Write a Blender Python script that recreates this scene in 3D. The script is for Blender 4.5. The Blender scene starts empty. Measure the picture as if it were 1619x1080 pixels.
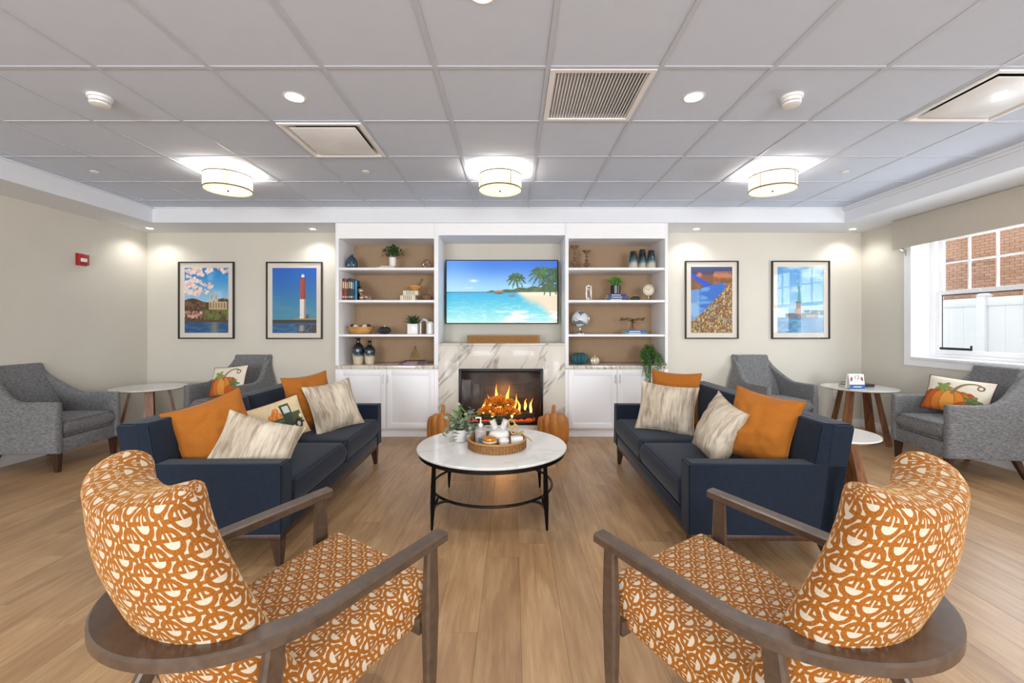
import bpy, bmesh, math, random
import numpy as np
from mathutils import Vector, Matrix, Euler, noise
R = math.radians
random.seed(7)
scene = bpy.context.scene
COL = scene.collection
# ---------------------------------------------------------------- camera
FPX, CX, CY, CAMZ = 679.0, 811.0, 517.0, 1.30
cd = bpy.data.cameras.new('camera'); cam = bpy.data.objects.new('camera', cd); COL.objects.link(cam)
cam.location = (0, 0, CAMZ); cam.rotation_euler = (R(90), 0, 0)
cd.sensor_width = 36; cd.lens = 36*FPX/1619
cd.shift_x = -(CX-809.5)/1619; cd.shift_y = -(540-CY)/1619
cd.clip_start = .02; cd.clip_end = 200
scene.camera = cam
# ---------------------------------------------------------------- world, exposure
w = bpy.data.worlds.new('sky'); scene.world = w; w.use_nodes = True
bg = w.node_tree.nodes['Background']; bg.inputs[0].default_value = (.90, .95, 1.0, 1); bg.inputs[1].default_value = 1.2
vs = scene.view_settings
vs.view_transform = 'Standard'; vs.look = 'None'; vs.gamma = 1; vs.use_curve_mapping = False
vs.exposure = 0.30
# daylight coming in through the windows of the wall behind the camera
def area(name, loc, rot, sx, sy, power, col=(1, 1, 1)):
    l = bpy.data.lights.new(name, 'AREA'); l.shape = 'RECTANGLE'; l.size = sx; l.size_y = sy
    l.energy = power; l.color = col
    o = bpy.data.objects.new(name, l); COL.objects.link(o); o.location = loc; o.rotation_euler = rot
    return o
area('daylight', (-2.4, -4.12, 1.55), (R(90), 0, 0), 2.4, 1.7, 190, (.94, .97, 1))
area('daylight', (2.2, -4.12, 1.55), (R(90), 0, 0), 2.4, 1.7, 190, (.94, .97, 1))
area('daylight', (4.95, 3.6, 1.75), (0, R(90), 0), 1.1, 1.7, 60, (.90, .95, 1))
DOWN_P, WASH_P, DRUM_P, DRUM_E = 27, 9, 22, 1.2

# ---------------------------------------------------------------- materials
def srgb(c):
    if isinstance(c, str): c = tuple(int(c[i:i+2], 16)/255 for i in (0, 2, 4))
    return tuple(x/12.92 if x <= .04045 else ((x+.055)/1.055)**2.4 for x in c)
def new_mat(name):
    m = bpy.data.materials.new(name); m.use_nodes = True
    nt = m.node_tree; b = nt.nodes['Principled BSDF']
    return m, nt, b
def N(nt, t, **kw):
    n = nt.nodes.new(t)
    for k, v in kw.items():
        if hasattr(n, k): setattr(n, k, v)
        else: n.inputs[k].default_value = v
    return n
def L(nt, a, b): nt.links.new(a, b)
def mth(nt, op, a, b=None, c=None):
    n = nt.nodes.new('ShaderNodeMath'); n.operation = op
    for i, v in enumerate((a, b, c)):
        if v is None: continue
        if isinstance(v, (int, float)): n.inputs[i].default_value = v
        else: nt.links.new(v, n.inputs[i])
    return n.outputs[0]
def mixc(nt, f, a, b, mode='MIX'):
    n = nt.nodes.new('ShaderNodeMix'); n.data_type = 'RGBA'; n.blend_type = mode
    for i, v in ((0, f), (6, a), (7, b)):
        if isinstance(v, (int, float)): n.inputs[i].default_value = v
        elif isinstance(v, tuple): n.inputs[i].default_value = (*v[:3], 1)
        else: nt.links.new(v, n.inputs[i])
    return n.outputs[2]
def coords(nt, kind='Object', scale=(1, 1, 1), rot=(0, 0, 0)):
    tc = nt.nodes.new('ShaderNodeTexCoord'); mp = nt.nodes.new('ShaderNodeMapping')
    mp.inputs['Scale'].default_value = scale; mp.inputs['Rotation'].default_value = rot
    L(nt, tc.outputs[kind], mp.inputs[0]); return mp.outputs[0]
def noise_t(nt, vec, scale, detail=3, rough=.5, dist=0):
    n = nt.nodes.new('ShaderNodeTexNoise'); n.inputs['Scale'].default_value = scale
    n.inputs['Detail'].default_value = detail; n.inputs['Roughness'].default_value = rough
    n.inputs['Distortion'].default_value = dist
    if vec is not None: L(nt, vec, n.inputs['Vector'])
    return n.outputs[0]
def ramp(nt, f, stops):
    n = nt.nodes.new('ShaderNodeValToRGB'); e = n.color_ramp.elements
    while len(e) < len(stops): e.new(.5)
    for el, (p, c) in zip(e, stops): el.position = p; el.color = (*c[:3], 1)
    L(nt, f, n.inputs[0]); return n.outputs[0]
def bump(nt, b, h, strength=.3, dist=.002):
    n = nt.nodes.new('ShaderNodeBump'); n.inputs['Strength'].default_value = strength
    n.inputs['Distance'].default_value = dist; L(nt, h, n.inputs['Height']); L(nt, n.outputs[0], b.inputs['Normal'])
def plain(name, c, rough=.5, metal=0, var=.06, nscale=18, coat=0, trans=0, emit=0, sheen=0, bmp=0):
    """base colour with a faint procedural variation"""
    m, nt, b = new_mat(name); c = srgb(c)
    v = coords(nt)
    f = noise_t(nt, v, nscale, 4)
    lo = tuple(x*(1-var) for x in c); hi = tuple(min(1, x*(1+var)) for x in c)
    L(nt, ramp(nt, f, [(.3, lo), (.7, hi)]), b.inputs['Base Color'])
    b.inputs['Roughness'].default_value = rough; b.inputs['Metallic'].default_value = metal
    b.inputs['Coat Weight'].default_value = coat; b.inputs['Transmission Weight'].default_value = trans
    b.inputs['Sheen Weight'].default_value = sheen
    if emit:
        b.inputs['Emission Color'].default_value = (*c, 1); b.inputs['Emission Strength'].default_value = emit
    if bmp: bump(nt, b, noise_t(nt, v, nscale*14, 2), bmp, .001)
    return m
def weave(name, c1, c2, scale, rough=.95, sheen=.25, kind='Object', bmp=.35, dirs=((1, 12, 12), (12, 12, 1))):
    """woven / tweed cloth: thread noise stretched in two directions"""
    m, nt, b = new_mat(name); c1 = srgb(c1); c2 = srgb(c2)
    n1 = noise_t(nt, coords(nt, kind, dirs[0]), scale, 3, .7)
    n2 = noise_t(nt, coords(nt, kind, dirs[1]), scale, 3, .7)
    f = mth(nt, 'ADD', mth(nt, 'MULTIPLY', n1, .6), mth(nt, 'MULTIPLY', n2, .4))
    L(nt, ramp(nt, f, [(.4, c1), (.62, c2)]), b.inputs['Base Color'])
    b.inputs['Roughness'].default_value = rough; b.inputs['Sheen Weight'].default_value = sheen
    b.inputs['Sheen Roughness'].default_value = .4
    bump(nt, b, f, bmp, .0015)
    return m
def wood(name, c1, c2, scale=6, axis=(1, 1, .08), rough=.35, coat=.2):
    m, nt, b = new_mat(name); c1 = srgb(c1); c2 = srgb(c2)
    v = coords(nt, 'Object', axis)
    f = noise_t(nt, v, scale*5, 5, .6, .6)
    L(nt, ramp(nt, f, [(.3, c1), (.7, c2)]), b.inputs['Base Color'])
    b.inputs['Roughness'].default_value = rough; b.inputs['Coat Weight'].default_value = coat
    b.inputs['Coat Roughness'].default_value = .3
    bump(nt, b, f, .08, .001)
    return m

MT = {}
MT['wall'] = plain('wall_paint', 'D6D1C5', .85, var=.015, nscale=3, bmp=.04)
MT['white'] = plain('white_paint', 'F5F5F7', .45, var=.01, nscale=3)
MT['ceil'] = plain('ceiling_board', 'D3DDEE', .95, var=.012, nscale=8, bmp=.15)
MT['grid'] = plain('grid_metal', 'C9D0DC', .5, var=.01)
MT['soffit'] = plain('soffit_paint', 'E6E9EE', .8, var=.01, nscale=2)
MT['tan'] = weave('tan_grasscloth', 'A3876A', 'B2967A', 30, .9, 0, bmp=.06)
MT['black'] = plain('black_metal', '1B1A1A', .35, .6, var=.1)
MT['darkframe'] = wood('dark_frame_wood', '1C1714', '2C2420', 10, (1, 1, 1), .4, .1)
MT['steel'] = plain('brushed_steel', 'B9B9BB', .28, .95, var=.05)
MT['gold'] = plain('antique_gold', 'B59A63', .35, .85, var=.12)
MT['navy'] = weave('navy_cloth', '060F1B', '10233A', 40, .95, .12, dirs=((1, 9, 9), (9, 1, 9)))
MT['gray'] = weave('grey_tweed', '4C4C4F', '929292', 30, .95, .1, dirs=((1.2, 1.2, 15), (1.6, 1.6, 7)))
MT['orange'] = weave('rust_orange_cloth', '98540A', 'B06A12', 60, .9, .12, bmp=.2)
MT['mat_board'] = plain('mat_board', 'E4DCD0', .9, var=.01)
MT['legwood'] = wood('dark_walnut_leg', '2A1810', '4A2E20', 9, (1, 1, .1), .4, .2)
MT['chairwood'] = wood('grey_walnut', '44352A', '5C493A', 3, (2, 2, 2), .34, .3)
MT['walnut'] = wood('warm_walnut', '5C371F', '94623C', 7, (1, 1, .12), .45, .15)
MT['pumpwood'] = wood('stained_pumpkin_wood', '9A5716', 'C98236', 5, (1, 1, .15), .5, .2)
MT['lightwood'] = wood('honey_wood', 'A87534', 'CF9C56', 6, (.2, 1, 1), .5, .1)
MT['ceramic'] = plain('white_ceramic', 'EDEBE8', .25, var=.01, coat=.4)
MT['leaf'] = plain('leaf_green', '2F5226', .55, var=.45, nscale=60)
MT['leaf2'] = plain('bright_leaf_green', '5C8C3A', .55, var=.45, nscale=60)
MT['euc'] = plain('sage_leaf', '8C9A7C', .6, var=.3, nscale=50)
MT['red'] = plain('alarm_red', 'A81D1C', .35, var=.03, coat=.3)
MT['plastic'] = plain('white_plastic', 'F1F1EF', .4, var=.01)
MT['cream'] = plain('cream_paper', 'E6DBC2', .8, var=.04)
MT['vinyl'] = plain('white_vinyl', 'F4F4F6', .45, var=.01)
MT['emit_w'] = plain('lamp_lens', 'FFFFFF', .4, emit=9)
MT['dark'] = plain('dark_void', '141312', .8, var=.1)

def marble(name, base, vein, scale, dist, rot, lo=.46, hi=.5, rough=.15):
    m, nt, b = new_mat(name); base = srgb(base); vein = srgb(vein)
    v = coords(nt, 'Object', (1, 1, 1), rot)
    mp2 = nt.nodes.new('ShaderNodeMapping'); mp2.inputs['Scale'].default_value = (1.0, 1.0, .2); L(nt, v, mp2.inputs[0]); v2 = mp2.outputs[0]
    n = noise_t(nt, v2, scale, 6, .55, dist)
    d = mth(nt, 'ABSOLUTE', mth(nt, 'SUBTRACT', n, .5))
    k = ramp(nt, d, [(0, (1, 1, 1)), (.006, (.6, .6, .6)), (.03, (0, 0, 0))])
    n2 = noise_t(nt, v, scale*.8, 3, .5)
    k2 = mth(nt, 'MULTIPLY', k, ramp(nt, n2, [(.30, (0, 0, 0)), (.46, (1, 1, 1))]))
    cloud = ramp(nt, noise_t(nt, v, scale*1.3, 5), [(.3, tuple(x*.93 for x in base)), (.7, base)])
    L(nt, mixc(nt, k2, cloud, vein), b.inputs['Base Color'])
    b.inputs['Roughness'].default_value = rough; b.inputs['Coat Weight'].default_value = .2
    return m
MT['marble'] = marble('veined_marble', 'DDD6CA', '8E8478', 3.4, .45, (0, R(-38), 0), rough=.42)
MT['counter'] = marble('counter_stone', 'DAD2C6', '8A7C6E', 7.0, 1.2, (0, R(20), 0))
MT['tabletop'] = marble('table_stone', 'E8E6E4', 'D6D3D0', 2.0, .6, (R(20), 0, R(30)), rough=.12)

# floor planks: colour per plank from the object's random value
def plank_mat():
    m, nt, b = new_mat('oak_vinyl_plank')
    oi = nt.nodes.new('ShaderNodeObjectInfo'); rnd = oi.outputs['Random']
    tc = nt.nodes.new('ShaderNodeTexCoord')
    off = nt.nodes.new('ShaderNodeCombineXYZ'); L(nt, mth(nt, 'MULTIPLY', rnd, 37.0), off.inputs[0]); L(nt, mth(nt, 'MULTIPLY', rnd, 91.0), off.inputs[1])
    va = nt.nodes.new('ShaderNodeVectorMath'); va.operation = 'ADD'; L(nt, tc.outputs['Object'], va.inputs[0]); L(nt, off.outputs[0], va.inputs[1])
    mp = nt.nodes.new('ShaderNodeMapping'); mp.inputs['Scale'].default_value = (14, 1.0, 1); L(nt, va.outputs[0], mp.inputs[0])
    mp2 = nt.nodes.new('ShaderNodeMapping'); mp2.inputs['Scale'].default_value = (3.2, .8, 1); L(nt, va.outputs[0], mp2.inputs[0])
    g = noise_t(nt, mp.outputs[0], 3.0, 6, .62, .5)
    k = noise_t(nt, mp2.outputs[0], 1.6, 4, .55, .8)
    f = mth(nt, 'ADD', mth(nt, 'MULTIPLY', g, .5), mth(nt, 'MULTIPLY', k, .5))
    c = ramp(nt, f, [(.32, srgb('8C6A4A')), (.48, srgb('A9855F')), (.64, srgb('BE9D75'))])
    br = mth(nt, 'ADD', .90, mth(nt, 'MULTIPLY', rnd, .16))
    cc = nt.nodes.new('ShaderNodeCombineColor'); [L(nt, br, cc.inputs[i]) for i in range(3)]
    L(nt, mixc(nt, 1.0, c, cc.outputs[0], 'MULTIPLY'), b.inputs['Base Color'])
    L(nt, mth(nt, 'ADD', .27, mth(nt, 'MULTIPLY', g, .16)), b.inputs['Roughness'])
    bump(nt, b, g, .1, .0006)
    return m
MT['plank'] = plank_mat()

# orange and cream ring pattern of the lounge chairs (UV in metres)
def ring_fabric():
    m, nt, b = new_mat('ring_pattern_velvet')
    tc = nt.nodes.new('ShaderNodeTexCoord'); sp = nt.nodes.new('ShaderNodeSeparateXYZ'); L(nt, tc.outputs['UV'], sp.inputs[0])
    wob = noise_t(nt, coords(nt, 'UV'), 40, 2)
    w0 = mth(nt, 'MULTIPLY', mth(nt, 'SUBTRACT', wob, .5), .0022)
    U = mth(nt, 'ADD', sp.outputs[0], w0); V = mth(nt, 'ADD', sp.outputs[1], w0)
    px, py, Ro = .0462, .0647, .0271
    lt = lambda p, v: mth(nt, 'LESS_THAN', p, v)
    gt = lambda p, v: mth(nt, 'GREATER_THAN', p, v)
    mul = lambda *q: q[0] if len(q) == 1 else mth(nt, 'MULTIPLY', q[0], mul(*q[1:]))
    mx = lambda *q: q[0] if len(q) == 1 else mth(nt, 'MAXIMUM', q[0], mx(*q[1:]))
    inv = lambda p: mth(nt, 'SUBTRACT', 1.0, p)
    def lattice(ox, oy):
        x = mth(nt, 'SUBTRACT', mth(nt, 'FLOORED_MODULO', mth(nt, 'ADD', U, ox), 2*px), px)
        y = mth(nt, 'SUBTRACT', mth(nt, 'FLOORED_MODULO', mth(nt, 'ADD', V, oy), py), py/2)
        x = mth(nt, 'DIVIDE', x, Ro); y = mth(nt, 'DIVIDE', y, Ro)
        ax = mth(nt, 'ABSOLUTE', x); ay = mth(nt, 'ABSOLUTE', y)
        d = mth(nt, 'SQRT', mth(nt, 'ADD', mth(nt, 'MULTIPLY', x, x), mth(nt, 'MULTIPLY', y, y)))
        disc = lt(d, 1.0)
        moon = mul(lt(d, .61), lt(y, -.08))
        stem = mul(lt(ax, .065), gt(y, -.1), lt(y, .55))
        patch = mul(gt(ax, .29), gt(y, .2), lt(d, .60))
        ins = mul(disc, inv(mx(moon, stem, patch)))
        bar = mul(lt(ax, .42), gt(ax, .08))
        side = mul(lt(ay, .16), lt(ax, 1.6))
        return disc, ins, mx(bar, side)
    dA, iA, bA = lattice(0, 0); dB, iB, bB = lattice(px, py/2)
    o = mx(iA, iB, mul(mx(bA, bB), inv(mx(dA, dB))))
    fz = noise_t(nt, coords(nt, 'UV'), 260, 2)
    oc = ramp(nt, fz, [(.3, srgb('824402')), (.7, srgb('A66408'))])
    cc = ramp(nt, fz, [(.3, srgb('BFB19B')), (.7, srgb('D0C3AE'))])
    L(nt, mixc(nt, o, cc, oc), b.inputs['Base Color'])
    b.inputs['Roughness'].default_value = .85; b.inputs['Sheen Weight'].default_value = .35
    b.inputs['Sheen Roughness'].default_value = .35; b.inputs['Sheen Tint'].default_value = (1, .55, .12, 1)
    bump(nt, b, mth(nt, 'ADD', o, mth(nt, 'MULTIPLY', fz, .3)), .35, .0015)
    return m
MT['ring'] = ring_fabric()

def striped():
    m, nt, b = new_mat('cream_pleated_stripe_cloth')
    v = coords(nt, 'Object', (1, .2, .12))
    s1 = noise_t(nt, v, 38, 3, .7); s2 = noise_t(nt, coords(nt, 'Object', (1, .2, .05)), 12, 2)
    thr = noise_t(nt, coords(nt), 220, 2)
    c = ramp(nt, s1, [(.38, srgb('7C6B5E')), (.48, srgb('BBAC97')), (.62, srgb('D8CCB8'))])
    c2 = ramp(nt, s2, [(.4, srgb('9C8B75')), (.58, srgb('D2C6B2'))])
    L(nt, mixc(nt, .45, c, c2), b.inputs['Base Color'])
    b.inputs['Roughness'].default_value = .95
    bump(nt, b, mth(nt, 'ADD', s1, mth(nt, 'MULTIPLY', thr, .3)), .5, .006)
    return m
MT['stripe'] = striped()
def glassy(name, f0=.10, tint=(1, 1, 1)):
    m, nt, b = new_mat(name); nt.nodes.remove(b)
    t = nt.nodes.new('ShaderNodeBsdfTransparent'); t.inputs[0].default_value = (*tint, 1)
    g = nt.nodes.new('ShaderNodeBsdfGlossy'); g.inputs['Roughness'].default_value = .02
    fr = nt.nodes.new('ShaderNodeLayerWeight'); fr.inputs[0].default_value = f0*2.2
    mx = nt.nodes.new('ShaderNodeMixShader'); L(nt, mth(nt, 'ADD', mth(nt, 'MULTIPLY', fr.outputs['Fresnel'], .3), f0*.15), mx.inputs[0])
    L(nt, t.outputs[0], mx.inputs[1]); L(nt, g.outputs[0], mx.inputs[2])
    L(nt, mx.outputs[0], nt.nodes['Material Output'].inputs[0]); return m
MT['glass'] = glassy('window_glass')
def rattan():
    m, nt, b = new_mat('woven_rattan')
    v = coords(nt); f = noise_t(nt, v, 120, 3, .7)
    L(nt, ramp(nt, f, [(.3, srgb('8E5F2E')), (.7, srgb('CDA066'))]), b.inputs['Base Color'])
    b.inputs['Roughness'].default_value = .6; return m
MT['rattan'] = rattan()
def attr_mat(name, rough=.6, coat=0, emit=0, attr='Col'):
    m, nt, b = new_mat(name)
    a = nt.nodes.new('ShaderNodeAttribute'); a.attribute_name = attr
    b.inputs['Base Color'].default_value = (0, 0, 0, 1)
    if not emit: L(nt, a.outputs['Color'], b.inputs['Base Color'])
    b.inputs['Roughness'].default_value = rough; b.inputs['Coat Weight'].default_value = coat
    b.inputs['Coat Roughness'].default_value = .03
    if emit:
        L(nt, a.outputs['Color'], b.inputs['Emission Color']); b.inputs['Emission Strength'].default_value = emit
    return m
MT['print'] = attr_mat('framed_print', .6, 0)
MT['printcloth'] = attr_mat('printed_cloth', .9)
MT['screen'] = attr_mat('lit_screen', .4, 0, .86)
MT['flame'] = attr_mat('flame', .5, 0, 4.2)
MT['glaze'] = attr_mat('graded_glaze', .22, .5)

# ---------------------------------------------------------------- mesh helpers
def link(o, parent=None):
    COL.objects.link(o)
    if parent: o.parent = parent
    return o
class MB:
    def __init__(s): s.bm = bmesh.new(); s.uv = None
    def _add(s, verts, faces, M=None, smooth=False):
        vs_ = [s.bm.verts.new(M @ Vector(v) if M else Vector(v)) for v in verts]
        out = []
        for f in faces:
            try:
                fc = s.bm.faces.new([vs_[i] for i in f]); fc.smooth = smooth; out.append(fc)
            except ValueError: pass
        return vs_, out
    def box(s, x0, x1, y0, y1, z0, z1, bev=0, M=None, seg=2):
        b2 = bmesh.new()
        v = [b2.verts.new(p) for p in ((x0,y0,z0),(x1,y0,z0),(x1,y1,z0),(x0,y1,z0),(x0,y0,z1),(x1,y0,z1),(x1,y1,z1),(x0,y1,z1))]
        for f in ((0,3,2,1),(4,5,6,7),(0,1,5,4),(1,2,6,5),(2,3,7,6),(3,0,4,7)): b2.faces.new([v[i] for i in f])
        if bev: bmesh.ops.bevel(b2, geom=b2.edges[:], offset=bev, segments=seg, affect='EDGES', profile=.5)
        s._merge(b2, M, bev > 0); return s
    def _merge(s, b2, M=None, smooth=False):
        b2.verts.index_update()
        s._add([v.co.copy() for v in b2.verts], [[v.index for v in f.verts] for f in b2.faces], M, smooth); b2.free()
    def lathe(s, prof, n=24, c=(0, 0, 0), M=None, rib=0, ribn=0, sq=0):
        """prof: list of (r, z); optional vertical ribs"""
        vs_, fs = [], []
        for r, z in prof:
            for k in range(n):
                a = 2*math.pi*k/n
                rr = r*(1-rib*abs(math.cos(a*ribn/2))**3) if rib else r
                vs_.append((c[0]+rr*math.cos(a), c[1]+rr*math.sin(a), c[2]+z))
        m = len(prof)
        for j in range(m-1):
            for k in range(n):
                a, b = j*n+k, j*n+(k+1) % n
                fs.append((a, b, b+n, a+n))
        if prof[0] == prof[-1]: s._add(vs_, fs, M, True); return s
        if prof[0][0] > 1e-5: fs.append(tuple(range(n-1, -1, -1)))
        if prof[-1][0] > 1e-5: fs.append(tuple((m-1)*n+k for k in range(n)))
        s._add(vs_, fs, M, True); return s
    def tube(s, pts, r, n=8, closed=False, M=None, flat=1.0):
        pts = [Vector(p) for p in pts]; m = len(pts)
        rs = r if isinstance(r, (list, tuple)) else [r]*m
        vs_, fs = [], []; up = Vector((0, 0, 1)); prev = None
        for i, p in enumerate(pts):
            if closed: t = pts[(i+1) % m]-pts[i-1]
            else: t = pts[min(i+1, m-1)]-pts[max(i-1, 0)]
            t.normalize()
            if prev is None:
                a = up if abs(t.z) < .95 else Vector((1, 0, 0)); x = t.cross(a).normalized()
            else:
                x = (prev-t*prev.dot(t)).normalized()
            prev = x; y = t.cross(x)
            for k in range(n):
                an = 2*math.pi*k/n
                vs_.append(p+x*math.cos(an)*rs[i]+y*math.sin(an)*rs[i]*flat)
        for i in range(m if closed else m-1):
            for k in range(n):
                a, b = i*n+k, i*n+(k+1) % n; c, d = ((i+1) % m)*n+k, ((i+1) % m)*n+(k+1) % n
                fs.append((a, b, d, c))
        if not closed: fs.append(tuple(range(n-1, -1, -1))); fs.append(tuple((m-1)*n+k for k in range(n)))
        s._add(vs_, fs, M, n > 4); return s
    def prism(s, pts2, y0, y1, axis='y', M=None, bev=0):
        """outline in a plane, extruded along axis"""
        b2 = bmesh.new()
        def P(a, b, t): return {'y': (a, t, b), 'x': (t, a, b), 'z': (a, b, t)}[axis]
        A = [b2.verts.new(P(a, b, y0)) for a, b in pts2]; B = [b2.verts.new(P(a, b, y1)) for a, b in pts2]; n = len(A)
        b2.faces.new(A); b2.faces.new(B[::-1])
        for i in range(n): b2.faces.new((A[i], B[i], B[(i+1) % n], A[(i+1) % n]))
        bmesh.ops.recalc_face_normals(b2, faces=b2.faces[:])
        if bev: bmesh.ops.bevel(b2, geom=b2.edges[:], offset=bev, segments=2, affect='EDGES')
        s._merge(b2, M, False); return s
    def taper(s, top, bot, wt, wb, M=None, dt=None, db=None, bev=.003):
        """tapered leg between centre points; wt, wb widths in x; dt, db in y"""
        dt = dt or wt; db = db or wb
        vs_ = []
        for c, w_, d_ in ((bot, wb, db), (top, wt, dt)):
            for sx, sy in ((-1, -1), (1, -1), (1, 1), (-1, 1)): vs_.append((c[0]+sx*w_/2, c[1]+sy*d_/2, c[2]))
        b2 = bmesh.new(); v = [b2.verts.new(p) for p in vs_]
        for f in ((0,3,2,1),(4,5,6,7),(0,1,5,4),(1,2,6,5),(2,3,7,6),(3,0,4,7)): b2.faces.new([v[i] for i in f])
        if bev: bmesh.ops.bevel(b2, geom=b2.edges[:], offset=bev, segments=2, affect='EDGES')
        s._merge(b2, M, False); return s
    def loft(s, secs, ch=.22, M=None):
        vs_, fs = [], []
        for cx, cy, z, w_, d_ in secs:
            q = min(w_, d_)*ch
            for x, y in ((-w_/2+q, -d_/2), (w_/2-q, -d_/2), (w_/2, -d_/2+q), (w_/2, d_/2-q), (w_/2-q, d_/2), (-w_/2+q, d_/2), (-w_/2, d_/2-q), (-w_/2, -d_/2+q)): vs_.append((cx+x, cy+y, z))
        for i in range(len(secs)-1):
            for k in range(8): fs.append((i*8+k, i*8+(k+1) % 8, (i+1)*8+(k+1) % 8, (i+1)*8+k))
        n = (len(secs)-1)*8; fs += [tuple(range(7, -1, -1)), tuple(n+k for k in range(8))]
        s._add(vs_, fs, M, True); return s
    def leaf(s, p, d, ln, wd, up=(0, 0, 1), curl=.2):
        d = Vector(d).normalized(); u = Vector(up); x = d.cross(u)
        if x.length < 1e-3: x = d.cross(Vector((1, 0, 0)))
        x.normalize(); n_ = x.cross(d).normalized(); p = Vector(p)
        vs_ = [p, p+d*ln*.35+x*wd*.5+n_*ln*curl*.3, p+d*ln*.75+x*wd*.4+n_*ln*curl*.2, p+d*ln-n_*ln*curl*.3,
               p+d*ln*.75-x*wd*.4+n_*ln*curl*.2, p+d*ln*.35-x*wd*.5+n_*ln*curl*.3, p+d*ln*.5]
        s._add(vs_, [(0, 1, 6), (1, 2, 6), (2, 3, 6), (3, 4, 6), (4, 5, 6), (5, 0, 6)], None, True); return s
    def build(s, name, mat, parent=None, loc=None, rot=None, sub=0, sharp=35):
        bmesh.ops.recalc_face_normals(s.bm, faces=s.bm.faces[:])
        me = bpy.data.meshes.new(name); s.bm.to_mesh(me); s.bm.free()
        if sharp:
            try: me.set_sharp_from_angle(angle=R(sharp))
            except Exception: pass
        me.materials.append(MT[mat] if isinstance(mat, str) else mat)
        o = bpy.data.objects.new(name, me); link(o, parent)
        if loc: o.location = loc
        if rot: o.rotation_euler = rot
        return o
def thing(name, label, cat, loc=(0, 0, 0), rotz=0, group=None):
    o = bpy.data.objects.new(name, None); o.empty_display_size = .05; COL.objects.link(o)
    o.location = loc; o.rotation_euler = (0, 0, rotz)
    return tag(o, label, cat, group)
def tag(o, label=None, cat=None, group=None, kind=None):
    if label: o['label'] = label
    if cat: o['category'] = cat
    if group: o['group'] = group
    if kind: o['kind'] = kind
    return o
def struct(o): o['kind'] = 'structure'; return o
def kids(o): return [c for c in bpy.data.objects if c.parent == o]
def copy_tree(o, parent=None):
    c = o.copy(); COL.objects.link(c); c.parent = parent
    for k in kids(o): copy_tree(k, c)
    return c
def samples(n, e):
    """parameter samples on [-1,1], dense in the rounded edge zone e"""
    t = list(np.linspace(-(1-e), 1-e, n))
    k = 5
    ed = [1-e+e*math.sin(R(90)*i/k) for i in range(1, k+1)]
    return [-x for x in ed[::-1]]+t+ed
def pad(mb_name, fn, th, mat, parent, nu=16, nv=16, eu=.1, ev=.1, uvs=False, wr=0, seed=0, vsc=1.0):
    """rounded pad around the surface fn(u,v) with full thickness th(u,v)"""
    us, vv = samples(nu, eu), samples(nv, ev)
    def ef(t, e):
        a = abs(t)-(1-e)
        return 1 if a <= 0 else math.sqrt(max(0, 1-(a/e)**2))
    G = [[None]*len(vv) for _ in us]; NN = [[None]*len(vv) for _ in us]
    h = 1e-3
    for i, u in enumerate(us):
        for j, v in enumerate(vv):
            uc, vc = max(-1+h, min(1-h, u)), max(-1+h, min(1-h, v))
            G[i][j] = Vector(fn(u, v))
            du = Vector(fn(uc+h, vc))-Vector(fn(uc-h, vc)); dv = Vector(fn(uc, vc+h))-Vector(fn(uc, vc-h))
            NN[i][j] = du.cross(dv).normalized()
    bm = bmesh.new(); uvl = bm.loops.layers.uv.new('UVMap'); nU, nV = len(us), len(vv)
    sides = []
    for sgn in (1, -1):
        g = [[None]*nV for _ in us]
        for i, u in enumerate(us):
            for j, v in enumerate(vv):
                rim = i in (0, nU-1) or j in (0, nV-1)
                if rim and sgn == -1: g[i][j] = sides[0][i][j]; continue
                t = th(u, v) if callable(th) else th
                k = t/2*ef(u, eu)*ef(v, ev)
                p = G[i][j]+NN[i][j]*k*sgn
                if wr and not rim:
                    p += NN[i][j]*sgn*wr*(noise.noise(p*9+Vector((seed, 0, 0)))+.5*noise.noise(p*22+Vector((seed, 3, 0))))*min(1, k*20)
                g[i][j] = bm.verts.new(p)
        sides.append(g)
    for si, g in enumerate(sides):
        mi, mj = nU//2, nV//2
        cu = [0]; cv = [0]
        for i in range(1, nU): cu.append(cu[-1]+(g[i][mj].co-g[i-1][mj].co).length)
        for j in range(1, nV): cv.append(cv[-1]+(g[mi][j].co-g[mi][j-1].co).length)
        for i in range(nU-1):
            for j in range(nV-1):
                ids = [(i, j), (i+1, j), (i+1, j+1), (i, j+1)]
                if si: ids = ids[::-1]
                f = bm.faces.new([g[a][b] for a, b in ids]); f.smooth = True
                for lp, (a, b) in zip(f.loops, ids): lp[uvl].uv = (cu[a], cv[b]*vsc)
    me = bpy.data.meshes.new(mb_name); bm.to_mesh(me); bm.free()
    me.materials.append(MT[mat] if isinstance(mat, str) else mat)
    o = bpy.data.objects.new(mb_name, me); return link(o, parent)
def softbox(name, x0, x1, y0, y1, z0, z1, mat, parent, r=.03, puff=.02, nu=14):
    cx, cy, cz = (x0+x1)/2, (y0+y1)/2, (z0+z1)/2; a, b, h = (x1-x0)/2, (y1-y0)/2, (z1-z0)
    ea, eb = min(.45, r/a), min(.45, r/b)
    def fn(u, v): return (cx+u*a, cy+v*b, cz)
    def th(u, v): return h*(1-.0)+2*puff*(1-u*u)*(1-v*v)-puff*1.2
    return pad(name, fn, th, mat, parent, nu, nu, ea, eb)
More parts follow.
